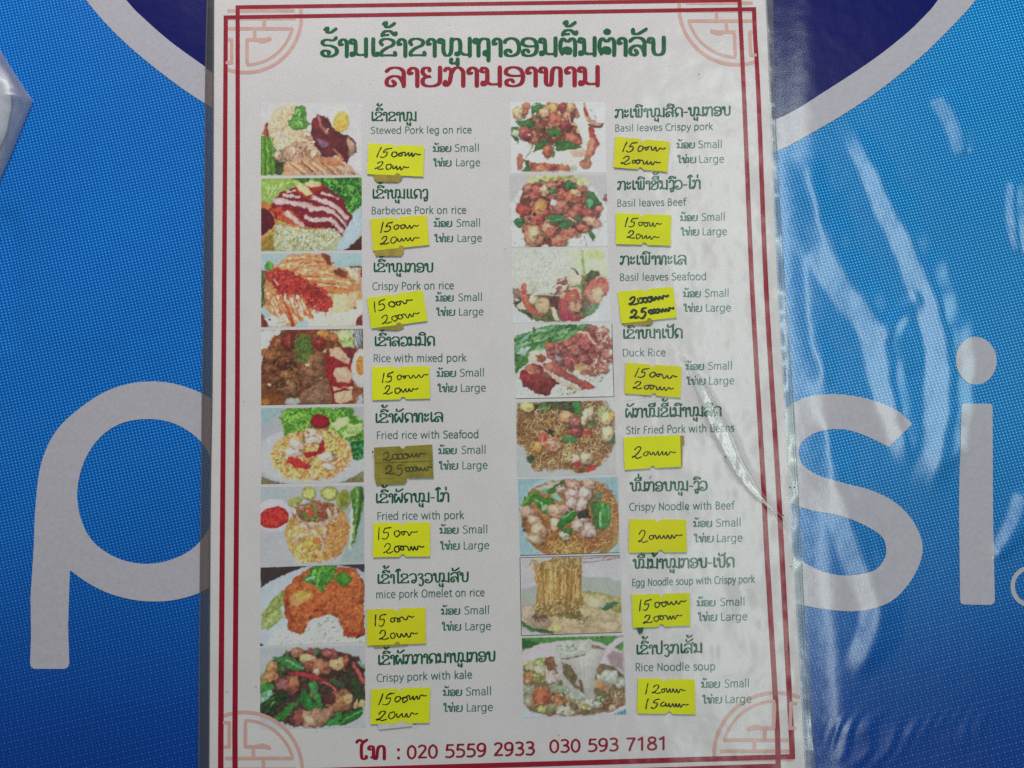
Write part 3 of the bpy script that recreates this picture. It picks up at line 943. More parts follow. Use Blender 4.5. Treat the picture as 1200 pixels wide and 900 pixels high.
latin_line('phone_text', ':', 467, 470.3, 889.2, 889.1, 15.5, RED, wt=.24)
latin_line('phone_text', '020 5559 2933', 478, 625.5, 889.0, 884.2, 15.4, RED, wt=.175)
latin_line('phone_text', '030 593 7181', 645, 777.5, 881.9, 878.0, 14.9, RED, wt=.175)
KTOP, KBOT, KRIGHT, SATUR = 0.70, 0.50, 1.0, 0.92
# ------------------------------------------------------------------ printed food pictures
# Each print is painted stroke by stroke into the colours of a fine mesh.
CW, CH = 400, 300
YY, XX = np.mgrid[0:CH, 0:CW]
XX = (XX + .5) * 3.0
YY = (YY + .5) * 3.0


def fnoise(seed, sc, oct_=2):
    o = np.zeros((CH, CW)); a = 1; t = 0
    for k in range(oct_):
        g = np.random.RandomState(seed + k * 17).rand(200, 200)
        x, y = XX / sc, YY / sc
        xi, yi = x.astype(int), y.astype(int)
        fx, fy = x - xi, y - yi
        fx, fy = fx * fx * (3 - 2 * fx), fy * fy * (3 - 2 * fy)
        xi %= 199; yi %= 199
        o += a * ((g[yi, xi] * (1 - fx) + g[yi, xi + 1] * fx) * (1 - fy) + (g[yi + 1, xi] * (1 - fx) + g[yi + 1, xi + 1] * fx) * fy)
        t += a
        a *= .55; sc /= 2.1
    return o / t * 2 - 1


NF = [fnoise(1, 14), fnoise(2, 40), fnoise(3, 90)]


class Pic:
    def __init__(s, seed, bg):
        s.im = np.zeros((CH, CW, 3)) + np.array(bg, float)
        s.r = np.random.RandomState(seed)
        s.im *= (1 + .03 * NF[2][..., None])

    def nz(s, k):
        return np.roll(np.roll(NF[k], s.r.randint(CH), 0), s.r.randint(CW), 1)

    def win(s, x0, y0, x1, y1, pad):
        a = max(0, int((x0 - pad) / 3)); b = min(CW, int((x1 + pad) / 3) + 2)
        c = max(0, int((y0 - pad) / 3)); d = min(CH, int((y1 + pad) / 3) + 2)
        return slice(c, d), slice(a, b)

    def put(s, sl, sd, col, soft, var, warp, sh, size, a=1.0, gran=0):
        n0, n1, n2 = s.nz(0)[sl], s.nz(1)[sl], s.nz(gran)[sl]
        sd = sd + warp * (1.5 * n1 + .5 * n0)
        m = np.clip(sd / soft + .5, 0, 1) * a
        c = np.array(col, float)[None, None] * (1 + var * (.6 * n2 + .9 * n1))[..., None]
        if sh:
            e = np.exp(-np.clip(sd, 0, None) / (size * .3))
            gy = (YY[sl] - YY[sl].mean()) / max(size, 1)
            gx_ = (XX[sl] - XX[sl].mean()) / max(size, 1)
            c *= (1 - sh * e * .8 - sh * .22 * np.clip(gy + gx_ * .5, -1, 1))[..., None]
        s.im[sl] = s.im[sl] * (1 - m[..., None]) + c * m[..., None]

    def E(s, cx, cy, rx, ry, col, ang=0, var=.12, soft=13, sh=.25, warp=10, a=1.0):
        R = max(rx, ry)
        if sh >= .33 and R > 24:
            c0 = np.array(col, float)
            s.E(cx + rx * .12, cy + ry * .22, rx * 1.02, ry * 1.02, c0 * (.38, .30, .26), ang, .1, 22, 0, warp, .55)
            s.E(cx, cy, rx, ry, col, ang, var, soft, .32, warp, a)
            s.E(cx - rx * .18, cy - ry * .26, rx * .55, ry * .45, np.clip(c0 * 1.2 + 14, 0, 235), ang, .12, 34, 0, warp, .6)
            if R > 44:
                s.E(cx + rx * s.r.uniform(-.4, .1), cy - ry * s.r.uniform(.2, .5), rx * .16, ry * .10, np.clip(c0 * 1.1 + 60, 0, 240), ang + 20, .1, 9, 0, 4, .7)
                s.E(cx + rx * s.r.uniform(.1, .4), cy + ry * s.r.uniform(.1, .4), rx * .3, ry * .2, c0 * (.62, .52, .48), ang - 20, .1, 16, 0, 8, .6)
            return
        sl = s.win(cx - R, cy - R, cx + R, cy + R, 25)
        if XX[sl].size == 0: return
        t = math.radians(ang)
        dx, dy = XX[sl] - cx, YY[sl] - cy
        u = dx * math.cos(t) + dy * math.sin(t)
        v = -dx * math.sin(t) + dy * math.cos(t)
        q = np.sqrt((u / rx) ** 2 + (v / ry) ** 2) + 1e-6
        sd = (1 - q) * min(rx, ry)
        s.put(sl, sd, col, soft, var, warp, sh, min(rx, ry), a)

    def P(s, pts, col, var=.12, soft=12, sh=.15, warp=10, a=1.0):
        p = np.array(pts, float)
        sl = s.win(*p.min(0), *p.max(0), 25)
        x, y = XX[sl], YY[sl]
        if x.size == 0: return
        d = np.full(x.shape, 1e9)
        c = np.zeros(x.shape, bool)
        for q, w in zip(p, np.roll(p, -1, 0)):
            e = w - q
            t = np.clip(((x - q[0]) * e[0] + (y - q[1]) * e[1]) / (e @ e + 1e-9), 0, 1)
            d = np.minimum(d, np.hypot(x - q[0] - t * e[0], y - q[1] - t * e[1]))
            cond = (q[1] > y) != (w[1] > y)
            with np.errstate(divide='ignore', invalid='ignore'):
                xx = q[0] + (y - q[1]) * e[0] / (e[1] if abs(e[1]) > 1e-9 else 1e-9)
            c ^= cond & (x < xx)
        sd = np.where(c, d, -d)
        sz = min(p[:, 0].ptp() if hasattr(p[:, 0], 'ptp') else np.ptp(p[:, 0]), np.ptp(p[:, 1])) / 2
        s.put(sl, sd, col, soft, var, warp, sh, sz, a)

    def L(s, pts, w, col, var=.12, soft=7, sh=.2, warp=5, a=1.0, taper=0.0):
        c = catmull(pts, 5) if len(pts) > 2 else np.array(pts, float)
        sl = s.win(*c.min(0), *c.max(0), w + 15)
        x, y = XX[sl], YY[sl]
        if x.size == 0: return
        d, sd_, t = seg_dist(x, y, c)
        ww = w / 2 * (1 - taper * np.abs(2 * t - 1) ** 1.5)
        s.put(sl, ww - d, col, soft, var, warp, sh, w / 2, a)

    def S(s, reg, n, ln, w, pal, ang=0, spread=180, curl=.4, soft=5, a=.95, outl=0):
        """many short strokes (grains, strands, flakes) inside region"""
        pal = [np.array(c, float) for c in pal]
        k = 0
        tries = 0
        while k < n and tries < n * 30:
            tries += 1
            if reg[0] == 'e':
                _, cx, cy, rx, ry = reg
                q, t = math.sqrt(s.r.rand()), s.r.rand() * 6.283
                x, y = cx + rx * q * math.cos(t), cy + ry * q * math.sin(t)
            else:
                p = reg[1]
                xs, ys = [q[0] for q in p], [q[1] for q in p]
                x, y = s.r.uniform(min(xs), max(xs)), s.r.uniform(min(ys), max(ys))
                c = False
                for q, w_ in zip(p, p[1:] + p[:1]):
                    if (q[1] > y) != (w_[1] > y) and x < q[0] + (y - q[1]) * (w_[0] - q[0]) / (w_[1] - q[1]): c = not c
                if not c: continue
            k += 1
            t = math.radians(ang + s.r.uniform(-spread, spread))
            l = ln * s.r.uniform(.6, 1.3)
            ww = w * s.r.uniform(.7, 1.3)
            kx, ky = math.cos(t) * l / 2, math.sin(t) * l / 2
            b = s.r.uniform(-curl, curl) * l
            px, py = -math.sin(t) * b, math.cos(t) * b
            P_ = [(x - kx, y - ky), (x + px, y + py), (x + kx, y + ky)]
            c_ = pal[s.r.randint(len(pal))] * s.r.uniform(.88, 1.1)
            pts = catmull(P_, 3) if l > 14 else np.array([P_[0], P_[2]])
            sl = s.win(*pts.min(0), *pts.max(0), ww + 6)
            X, Y = XX[sl], YY[sl]
            if X.size == 0: continue
            d, _, _ = seg_dist(X, Y, pts)
            if outl:
                m = np.clip((ww / 2 + 3.5 - d) / soft + .5, 0, 1)[..., None] * outl
                s.im[sl] *= (1 - m)
            m = np.clip((ww / 2 - d) / soft + .5, 0, 1)[..., None] * a
            s.im[sl] = s.im[sl] * (1 - m) + c_ * m

    def fade(s, amt, col, x0=0, y0=0, x1=1200, y1=900, soft=60):
        d = np.minimum(np.minimum(XX - x0, x1 - XX), np.minimum(YY - y0, y1 - YY))
        m = (1 - np.clip(d / soft, 0, 1))[..., None] * amt
        s.im = s.im * (1 - m) + np.array(col, float) * m


CREAM = [(206, 196, 170), (190, 176, 146), (214, 206, 186), (176, 158, 124)]
GRNS = [(70, 130, 50), (40, 100, 40), (105, 160, 60), (30, 80, 32)]


def pic_l1():
    p = Pic(1, (194, 190, 192))
    p.E(330, 330, 210, 250, (205, 186, 150), 20, .1, 20, .1, 20)
    p.S(('e', 340, 320, 190, 220), 420, 26, 10, [(212, 192, 158), (196, 172, 132), (222, 206, 178), (182, 152, 112), (206, 176, 140)], curl=.1)
    p.S(('e', 250, 470, 110, 120), 120, 24, 10, [(206, 200, 180), (190, 180, 158)], curl=.1)
    p.P([(780, 90), (900, 60), (1000, 110), (1020, 240), (1000, 350), (900, 380), (800, 300)], (198, 200, 192), .03, 26, .06)
    p.E(925, 262, 85, 112, (210, 186, 80), 10, .06, 14, .18, 6)
    p.E(925, 300, 50, 60, (206, 160, 60), 0, .1, 30, 0, 6, .7)
    p.P([(45, 400), (140, 420), (210, 560), (210, 835), (45, 835)], (84, 132, 34), .2, 8, .1)
    for x, c in ((70, (110, 160, 50)), (100, (60, 112, 26)), (125, (128, 172, 60)), (160, (70, 120, 30)), (185, (104, 158, 50))):
        p.L([(x - 8, 430), (x, 600), (x + 4, 835)], 16, c)
    p.P([(200, 640), (330, 660), (320, 835), (205, 835)], (58, 74, 30), .4, 12)
    p.P([(60, 390), (120, 260), (140, 440)], (176, 96, 46), .2, 8)
    p.L([(122, 270), (130, 440)], 14, (110, 40, 34))
    p.P([(350, 250), (410, 200), (420, 120), (480, 70), (530, 90), (540, 200), (580, 270), (530, 330), (440, 350), (370, 320)], (96, 150, 62), .25, 8, .3)
    p.S(('e', 460, 210, 80, 130), 50, 36, 12, [(120, 176, 84), (70, 128, 46), (142, 190, 110), (60, 112, 40)])
    p.P([(190, 590), (270, 560), (420, 470), (560, 380), (700, 480), (760, 640), (700, 700), (430, 700), (260, 690)], (190, 150, 120), .2, 12, .2)
    for e in ((430, 590, 100, 80), (520, 470, 80, 70), (620, 500, 70, 70), (640, 620, 70, 80), (240, 620, 50, 50), (560, 400, 60, 40)):
        p.E(*e, (204, 166, 138), 20, .12, 10, .35)
    p.S(('p', [(360, 600), (560, 380), (700, 480), (740, 660), (430, 690)]), 60, 50, 9, [(150, 98, 60), (216, 180, 150), (168, 116, 80), (226, 196, 168)])
    p.P([(590, 270), (660, 170), (780, 210), (850, 340), (900, 380), (990, 400), (1070, 500), (1080, 580), (1000, 640), (990, 720), (930, 720), (880, 620), (720, 640), (640, 500), (600, 380)],
        (104, 30, 36), .25, 8, .35)
    p.P([(590, 270), (640, 200), (700, 230), (720, 330), (640, 350)], (130, 34, 34), .2, 8)
    p.L([(680, 200), (700, 290), (770, 370)], 34, (160, 100, 92))
    p.P([(640, 430), (690, 430), (790, 480), (800, 540), (740, 560), (680, 500)], (140, 96, 118), .15, 14)
    p.E(800, 580, 90, 60, (104, 34, 46), 0, .15)
    p.E(764, 352, 16, 30, (206, 160, 140), 20, .1, 6, 0)
    p.P([(990, 430), (1050, 440), (1076, 540), (1060, 630), (1000, 620)], (178, 140, 116), .2, 8, .3)
    p.L([(1000, 410), (1070, 480), (1080, 580)], 14, (80, 34, 40))
    p.L([(850, 560), (920, 640), (950, 720)], 26, (186, 110, 76))
    p.P([(300, 720), (480, 640), (640, 640), (900, 640), (1040, 760), (1060, 830), (290, 835)], (196, 148, 110), .18, 10, .1)
    for k in range(16):
        x = 330 + k * 42
        p.L([(x, 700 + (k % 3) * 10), (x + 70, 760), (x + 150, 830)], 18, [(210, 172, 136), (174, 116, 78), (216, 184, 150), (190, 140, 100), (150, 90, 60)][k % 5])
    p.L([(500, 690), (600, 780), (660, 800)], 9, (96, 52, 34))
    p.P([(700, 660), (860, 640), (920, 720), (860, 740), (700, 700)], (190, 120, 80), .2)
    p.E(970, 770, 70, 46, (200, 166, 140), 0, .2)
    p.L([(250, 560), (300, 640), (340, 690)], 10, (80, 110, 60)); p.L([(340, 600), (300, 660)], 9, (80, 110, 60))
    return p


def pic_l2():
    p = Pic(2, (150, 178, 60))
    p.P([(40, 60), (420, 60), (380, 200), (180, 330), (40, 330)], (150, 180, 80), .15, 12)
    for k in range(12):
        p.L([(50 + k * 26, 330 - k * 20), (140 + k * 22, 200 - k * 10), (120 + k * 28, 90)], 11, [(196, 212, 150), (120, 160, 60), (176, 200, 120)][k % 3])
    p.P([(350, 50), (1150, 50), (1150, 330), (1030, 450), (900, 330), (700, 180), (500, 100)], (50, 116, 34), .4, 12)
    p.S(('p', [(380, 50), (1150, 50), (1140, 330), (1030, 440), (900, 300), (700, 160)]), 260, 44, 16, [(84, 156, 50), (30, 88, 24), (110, 178, 70), (44, 110, 34), (24, 74, 22)], curl=.6)
    p.P([(1040, 440), (1150, 340), (1150, 660), (980, 840), (820, 840), (950, 640)], (168, 186, 200), .05, 10, .05)
    p.P([(960, 840), (1150, 670), (1150, 840)], (74, 30, 30), .1, 8)
    p.P([(45, 300), (190, 350), (250, 480), (210, 620), (45, 720)], (196, 112, 48), .15, 8)
    p.P([(45, 380), (130, 400), (200, 480), (190, 580), (45, 690)], (86, 18, 34), .12, 8, .2)
    p.L([(45, 700), (130, 650), (210, 560)], 18, (214, 150, 84))
    p.P([(45, 740), (200, 640), (330, 700), (330, 840), (45, 840)], (150, 120, 40), .2, 16)
    p.P([(210, 540), (400, 540), (860, 560), (920, 680), (860, 840), (210, 840), (180, 700)], (176, 178, 144), .12, 12, .1)
    p.S(('p', [(200, 560), (860, 580), (900, 700), (840, 840), (200, 840)]), 420, 22, 11, [(200, 204, 178), (186, 190, 156), (212, 214, 200), (160, 158, 104), (150, 146, 80)], curl=.1)
    p.S(('p', [(240, 680), (860, 640), (860, 830), (240, 830)]), 30, 12, 7, [(70, 80, 50)])
    p.P([(200, 280), (300, 190), (440, 150), (600, 100), (820, 180), (950, 290), (1040, 490), (970, 600), (930, 680), (860, 600), (640, 600), (420, 560), (230, 500), (150, 400)],
        (128, 14, 34), .2, 8, .15)
    p.P([(130, 390), (300, 350), (240, 470)], (190, 60, 40), .25)
    p.P([(230, 500), (270, 400), (380, 380), (440, 450), (520, 540), (420, 570)], (200, 76, 34), .25, 8)
    for pts, w in (([(210, 300), (360, 310), (560, 350), (600, 380)], 70), ([(590, 260), (720, 300), (860, 370), (980, 480)], 52), ([(600, 380), (740, 390), (880, 460), (970, 560)], 60),
                   ([(540, 470), (660, 510), (800, 500), (930, 620)], 52), ([(340, 440), (420, 500), (500, 550)], 48), ([(300, 240), (380, 250), (460, 262)], 36), ([(710, 215), (820, 245), (900, 280)], 26),
                   ([(330, 195), (420, 190)], 24)):
        p.L(pts, w, (204, 168, 160), .12, 9, .2, 10)
        p.L([(a, b + w * .15) for a, b in pts], w * .35, (196, 186, 190), .15, 10, 0, 8, .7)
    for pts in ([(560, 300), (760, 350), (900, 440), (990, 570)], [(560, 420), (700, 460), (820, 450), (940, 560)], [(260, 240), (400, 290), (560, 290)], [(280, 350), (420, 400), (560, 400)]):
        p.L(pts, 20, (120, 16, 40), .2, 7)
    p.E(640, 150, 90, 60, (160, 36, 30), 0, .1); p.E(610, 118, 92, 36, (224, 190, 138), 0, .06, 7, .1, 5)
    p.E(520, 200, 100, 60, (176, 40, 28), 35, .1); p.E(520, 174, 98, 42, (226, 196, 140), 35, .06, 7, .1, 5)
    p.L([(230, 540), (400, 570), (620, 600), (740, 590)], 18, (196, 110, 60), .3)
    return p


def pic_l3():
    p = Pic(3, (160, 178, 182))
    p.E(140, 190, 50, 50, (96, 156, 60), 0, .3); p.P([(50, 240), (110, 260), (130, 600), (50, 640)], (90, 96, 44), .4, 14)
    p.P([(230, 170), (360, 70), (560, 50), (780, 60), (830, 200), (1130, 240), (1150, 560), (1000, 700), (600, 720), (400, 840), (300, 840), (90, 640), (110, 260)], (206, 144, 92), .2, 12, .1)
    p.P([(560, 700), (1000, 500), (1150, 560), (1150, 850), (560, 850)], (204, 200, 176), .08, 12, .05)
    p.S(('p', [(560, 710), (1150, 560), (1150, 850), (560, 850)]), 260, 26, 12, [(214, 212, 192), (196, 188, 158), (222, 220, 206)], curl=.1)
    for k in range(26):
        y = 90 + k * 15
        x = 420 + (k * 67) % 260
        p.L([(x - 150, y + 30), (x + 100, y + 10 + (k % 3) * 8), (x + 380, y + 60)], 15, [(224, 178, 124), (190, 110, 66), (214, 156, 104), (166, 86, 50), (230, 196, 150)][k % 5], .2, 7, .1, 8)
    p.P([(720, 60), (800, 80), (820, 180), (760, 160)], (120, 56, 34), .3)
    p.P([(820, 240), (900, 200), (990, 260), (980, 320), (860, 290)], (130, 60, 36), .3)
    p.P([(850, 130), (1150, 60), (1150, 200), (960, 220), (860, 190)], (150, 178, 178), .04, 14, 0)
    p.P([(960, 220), (1100, 230), (1130, 400), (1060, 340)], (206, 196, 166), .1, 12)
    p.L([(1020, 206), (1140, 210), (1140, 300)], 22, (112, 66, 48))
    p.P([(760, 400), (1060, 440), (1000, 490), (740, 470)], (196, 120, 70), .2)
    p.P([(840, 500), (1000, 490), (1010, 690), (800, 700)], (214, 190, 150), .05, 12, .1)
    p.P([(1000, 480), (1090, 470), (1090, 640), (1010, 660)], (206, 166, 124), .15, 12, .1)
    p.P([(100, 260), (230, 220), (400, 250), (520, 330), (720, 430), (810, 520), (820, 640), (740, 710), (600, 660), (480, 600), (330, 560), (180, 430)], (166, 42, 32), .3, 16, .15, 24)
    p.S(('p', [(120, 270), (230, 230), (480, 300), (800, 500), (800, 640), (720, 690), (480, 600), (200, 420)]), 260, 26, 10, [(196, 74, 62), (140, 26, 24), (208, 100, 84), (176, 50, 36), (120, 16, 22)])
    p.L([(200, 340), (235, 380)], 20, (226, 186, 180), a=.8); p.L([(200, 262), (215, 290)], 12, (220, 160, 150), a=.7)
    for k in range(22):
        x = 130 + k * 18
        p.L([(x, 480 + (k * 37) % 90), (x + 40, 620 + (k * 23) % 60), (x + 110, 800 - (k * 31) % 90)], 20, [(226, 206, 160), (190, 90, 50), (236, 220, 188), (200, 120, 70)][k % 4], .2, 8, .1, 10)
    p.E(200, 790, 90, 60, (206, 196, 180)); p.S(('e', 230, 790, 120, 60), 70, 26, 12, [(222, 218, 200), (204, 190, 160)], curl=.1)
    p.P([(50, 690), (130, 820), (130, 850), (50, 850)], (120, 44, 36), .3)
    p.L([(310, 590), (370, 720), (400, 840)], 34, (186, 66, 34), .3)
    p.E(146, 766, 12, 12, (40, 30, 30)); p.E(1072, 640, 16, 12, (50, 50, 44)); p.P([(1090, 760), (1150, 700), (1150, 840), (1080, 840)], (130, 40, 44), .4)
    return p


def pic_l4():
    p = Pic(4, (118, 66, 36))
    p.P([(45, 50), (320, 50), (150, 180), (60, 420), (45, 480)], (186, 184, 184), .04, 14, 0)
    p.P([(300, 55), (860, 50), (930, 130), (900, 240), (700, 500), (480, 740), (60, 760), (60, 440), (150, 200)], (116, 66, 36), .3, 12, .1)
    for e in (((180, 330, 120, 60), (140, 86, 44)), ((280, 200, 120, 70), (124, 66, 32)), ((360, 150, 60, 100), (116, 34, 28)), ((760, 110, 90, 60), (170, 110, 50)), ((860, 140, 60, 80), (160, 90, 50)),
              ((690, 200, 60, 60), (122, 34, 32)), ((610, 520, 150, 150), (134, 90, 62)), ((340, 560, 140, 110), (130, 84, 46)), ((330, 660, 130, 90), (136, 96, 66)), ((160, 480, 100, 90), (110, 60, 36)),
              ((620, 380, 130, 90), (140, 96, 64)), ((200, 600, 120, 60), (100, 56, 32)), ((300, 410, 110, 60), (92, 44, 26))):
        p.E(*e[0], e[1], 15, .3, 14, .4, 18)
    p.S(('e', 420, 420, 340, 330), 160, 40, 12, [(150, 104, 66), (96, 50, 28), (126, 76, 44), (84, 44, 26), (160, 116, 76)], a=.5)
    p.P([(420, 200), (520, 90), (600, 160), (600, 330), (500, 400), (430, 390)], (84, 100, 38), .4, 20, .1, 20, .85)
    p.S(('e', 510, 250, 90, 150), 60, 34, 12, [(74, 120, 40), (50, 90, 30), (96, 120, 56)], a=.75)
    p.P([(780, 70), (1050, 45), (1060, 240), (930, 240), (900, 100)], (176, 188, 130), .08, 14, .1)
    p.E(960, 130, 70, 60, (158, 178, 90), 0, .1, 10, .2); p.E(950, 100, 60, 50, (190, 204, 150), 0, .05, 12, 0)
    p.P([(1045, 45), (1150, 45), (1150, 250), (1080, 240)], (176, 186, 190), .04)
    for k in range(4):
        p.L([(1062 + k * 24, 50), (1090 + k * 22, 160), (1120 + k * 16, 240)], 9, (66, 76, 84), .1, 6, 0, 2)
    p.P([(930, 260), (1150, 260), (1150, 340), (1060, 400), (1020, 400)], (110, 36, 36), .2)
    p.P([(480, 740), (700, 600), (800, 560), (830, 850), (460, 850)], (130, 90, 66), .25)
    p.E(640, 780, 80, 80, (146, 110, 86), 0, .2)
    p.E(390, 830, 90, 50, (170, 172, 166), 0, .15)
    p.P([(60, 780), (200, 740), (330, 790), (280, 860), (60, 860)], (120, 66, 26), .2, 16); p.E(90, 830, 50, 40, (160, 100, 40), 0, .1, 20, 0)
    p.P([(760, 330), (830, 230), (940, 250), (1020, 370), (1060, 640), (1050, 840), (840, 850), (800, 660), (740, 500)], (140, 26, 30), .25, 8)
    for q in ([(790, 260), (900, 240), (1020, 370), (1010, 430), (880, 370), (790, 320)], [(850, 460), (1000, 450), (1046, 560), (1010, 630), (880, 610), (840, 540)], [(820, 660), (940, 690), (880, 710), (830, 700)],
              [(930, 670), (1050, 660), (1040, 700)], [(840, 740), (1040, 700), (1046, 820), (900, 850), (850, 820)]):
        p.P(q, (206, 170, 138), .07, 8, .15, 5)
    p.S(('e', 930, 520, 100, 250), 10, 60, 4, [(140, 80, 60)], a=.7)
    p.E(1130, 470, 100, 210, (190, 186, 180), 0, .03, 9, .1, 3); p.E(1140, 440, 55, 105, (196, 130, 46), 0, .1, 8, .1, 3)
    p.P([(1060, 640), (1130, 720), (1110, 850), (1050, 850)], (140, 84, 46), .2); p.P([(1110, 760), (1160, 740), (1160, 860), (1090, 860)], (166, 176, 180), .05)
    for q in ((600, 420), (560, 425), (690, 572), (740, 285), (860, 245), (150, 650)):
        p.E(*q, 14, 9, (206, 176, 140), 0, .1, 6, 0)
    return p


def pic_l5():
    p = Pic(5, (158, 158, 164))
    p.P([(50, 60), (300, 60), (180, 180), (50, 260)], (134, 162, 164), .04, 20, 0)
    p.E(620, 560, 640, 330, (176, 176, 178), -4, .03, 14, .05, 6)
    p.P([(50, 780), (200, 850), (400, 880), (50, 880)], (110, 100, 70), .1, 14); p.P([(900, 860), (1160, 740), (1160, 870)], (120, 110, 74), .2, 14)
    p.P([(270, 120), (340, 60), (600, 50), (900, 60), (1150, 200), (1160, 400), (1000, 420), (600, 300), (300, 350), (290, 240)], (86, 140, 34), .25, 14, .1, 16)
    p.S(('p', [(270, 120), (600, 50), (1000, 60), (1150, 200), (1000, 380), (600, 280), (300, 340)]), 190, 60, 14, [(110, 170, 50), (56, 116, 26), (138, 186, 70), (44, 96, 30), (150, 190, 90)], curl=.4, a=.8)
    for k in range(5):
        p.L([(560, 250), (450 - k * 20, 150 + k * 40), (330, 90 + k * 55)], 5, (150, 190, 100), a=.6)
    p.P([(980, 40), (1050, 70), (1040, 140), (1120, 200), (1060, 210), (990, 160)], (70, 130, 34), .2)
    p.P([(1000, 420), (1160, 400), (1160, 600), (1050, 620)], (24, 96, 40), .3, 12); p.S(('e', 1100, 510, 60, 100), 40, 50, 9, [(40, 130, 60), (16, 70, 30), (90, 160, 110)])
    p.P([(820, 220), (900, 160), (990, 160), (1010, 220), (850, 330)], (184, 200, 140), .08, 8); p.P([(920, 330), (1000, 230), (1140, 220), (1150, 270), (1080, 350), (960, 370)], (180, 198, 130), .08, 8)
    for k in range(5):
        p.L([(950 + k * 34, 260), (1000 + k * 30, 330)], 11, (112, 150, 50))
    p.L([(840, 340), (920, 280), (980, 230)], 9, (84, 130, 40))
    p.P([(150, 570), (220, 430), (360, 340), (540, 290), (820, 310), (960, 400), (1030, 560), (980, 690), (840, 790), (620, 830), (320, 800), (190, 680)], (196, 160, 90), .2, 16, .15, 24)
    p.S(('p', [(140, 580), (220, 430), (360, 340), (560, 290), (820, 300), (960, 380), (1030, 560), (980, 700), (820, 800), (600, 840), (310, 810), (190, 690)]), 800, 30, 13,
        [(214, 190, 136), (196, 150, 78), (226, 206, 164), (180, 120, 60), (204, 176, 90), (190, 96, 60), (222, 190, 110)], curl=.2)
    p.S(('e', 620, 570, 420, 250), 50, 30, 12, [(200, 60, 40), (96, 110, 50), (206, 90, 60)])
    p.P([(340, 580), (470, 600), (600, 690), (560, 710), (420, 700), (340, 640)], (176, 34, 34), .2); p.P([(520, 540), (660, 520), (700, 390), (740, 420), (740, 510), (680, 560), (560, 600), (510, 570)], (156, 28, 34), .2)
    for e in ((440, 450, 84, 56, 20), (400, 536, 100, 44, 10), (600, 340, 76, 66, 30), (600, 400, 80, 40, 0), (760, 590, 90, 44, 0), (780, 690, 80, 34, 20), (680, 380, 46, 60, 0)):
        p.E(*e[:4], (214, 190, 168), e[4], .08, 9, .35, 6)
    p.E(560, 320, 20, 14, (120, 90, 70)); p.S(('e', 600, 350, 90, 60), 16, 24, 8, [(190, 110, 80)])
    p.E(690, 205, 104, 78, (142, 8, 32), 8, .06, 7, .25, 3); p.P([(590, 262), (780, 285), (760, 300), (600, 272)], (200, 80, 90), .1)
    p.E(785, 328, 12, 12, (30, 50, 40)); p.S(('e', 850, 400, 80, 70), 16, 20, 9, [(110, 140, 70)])
    return p


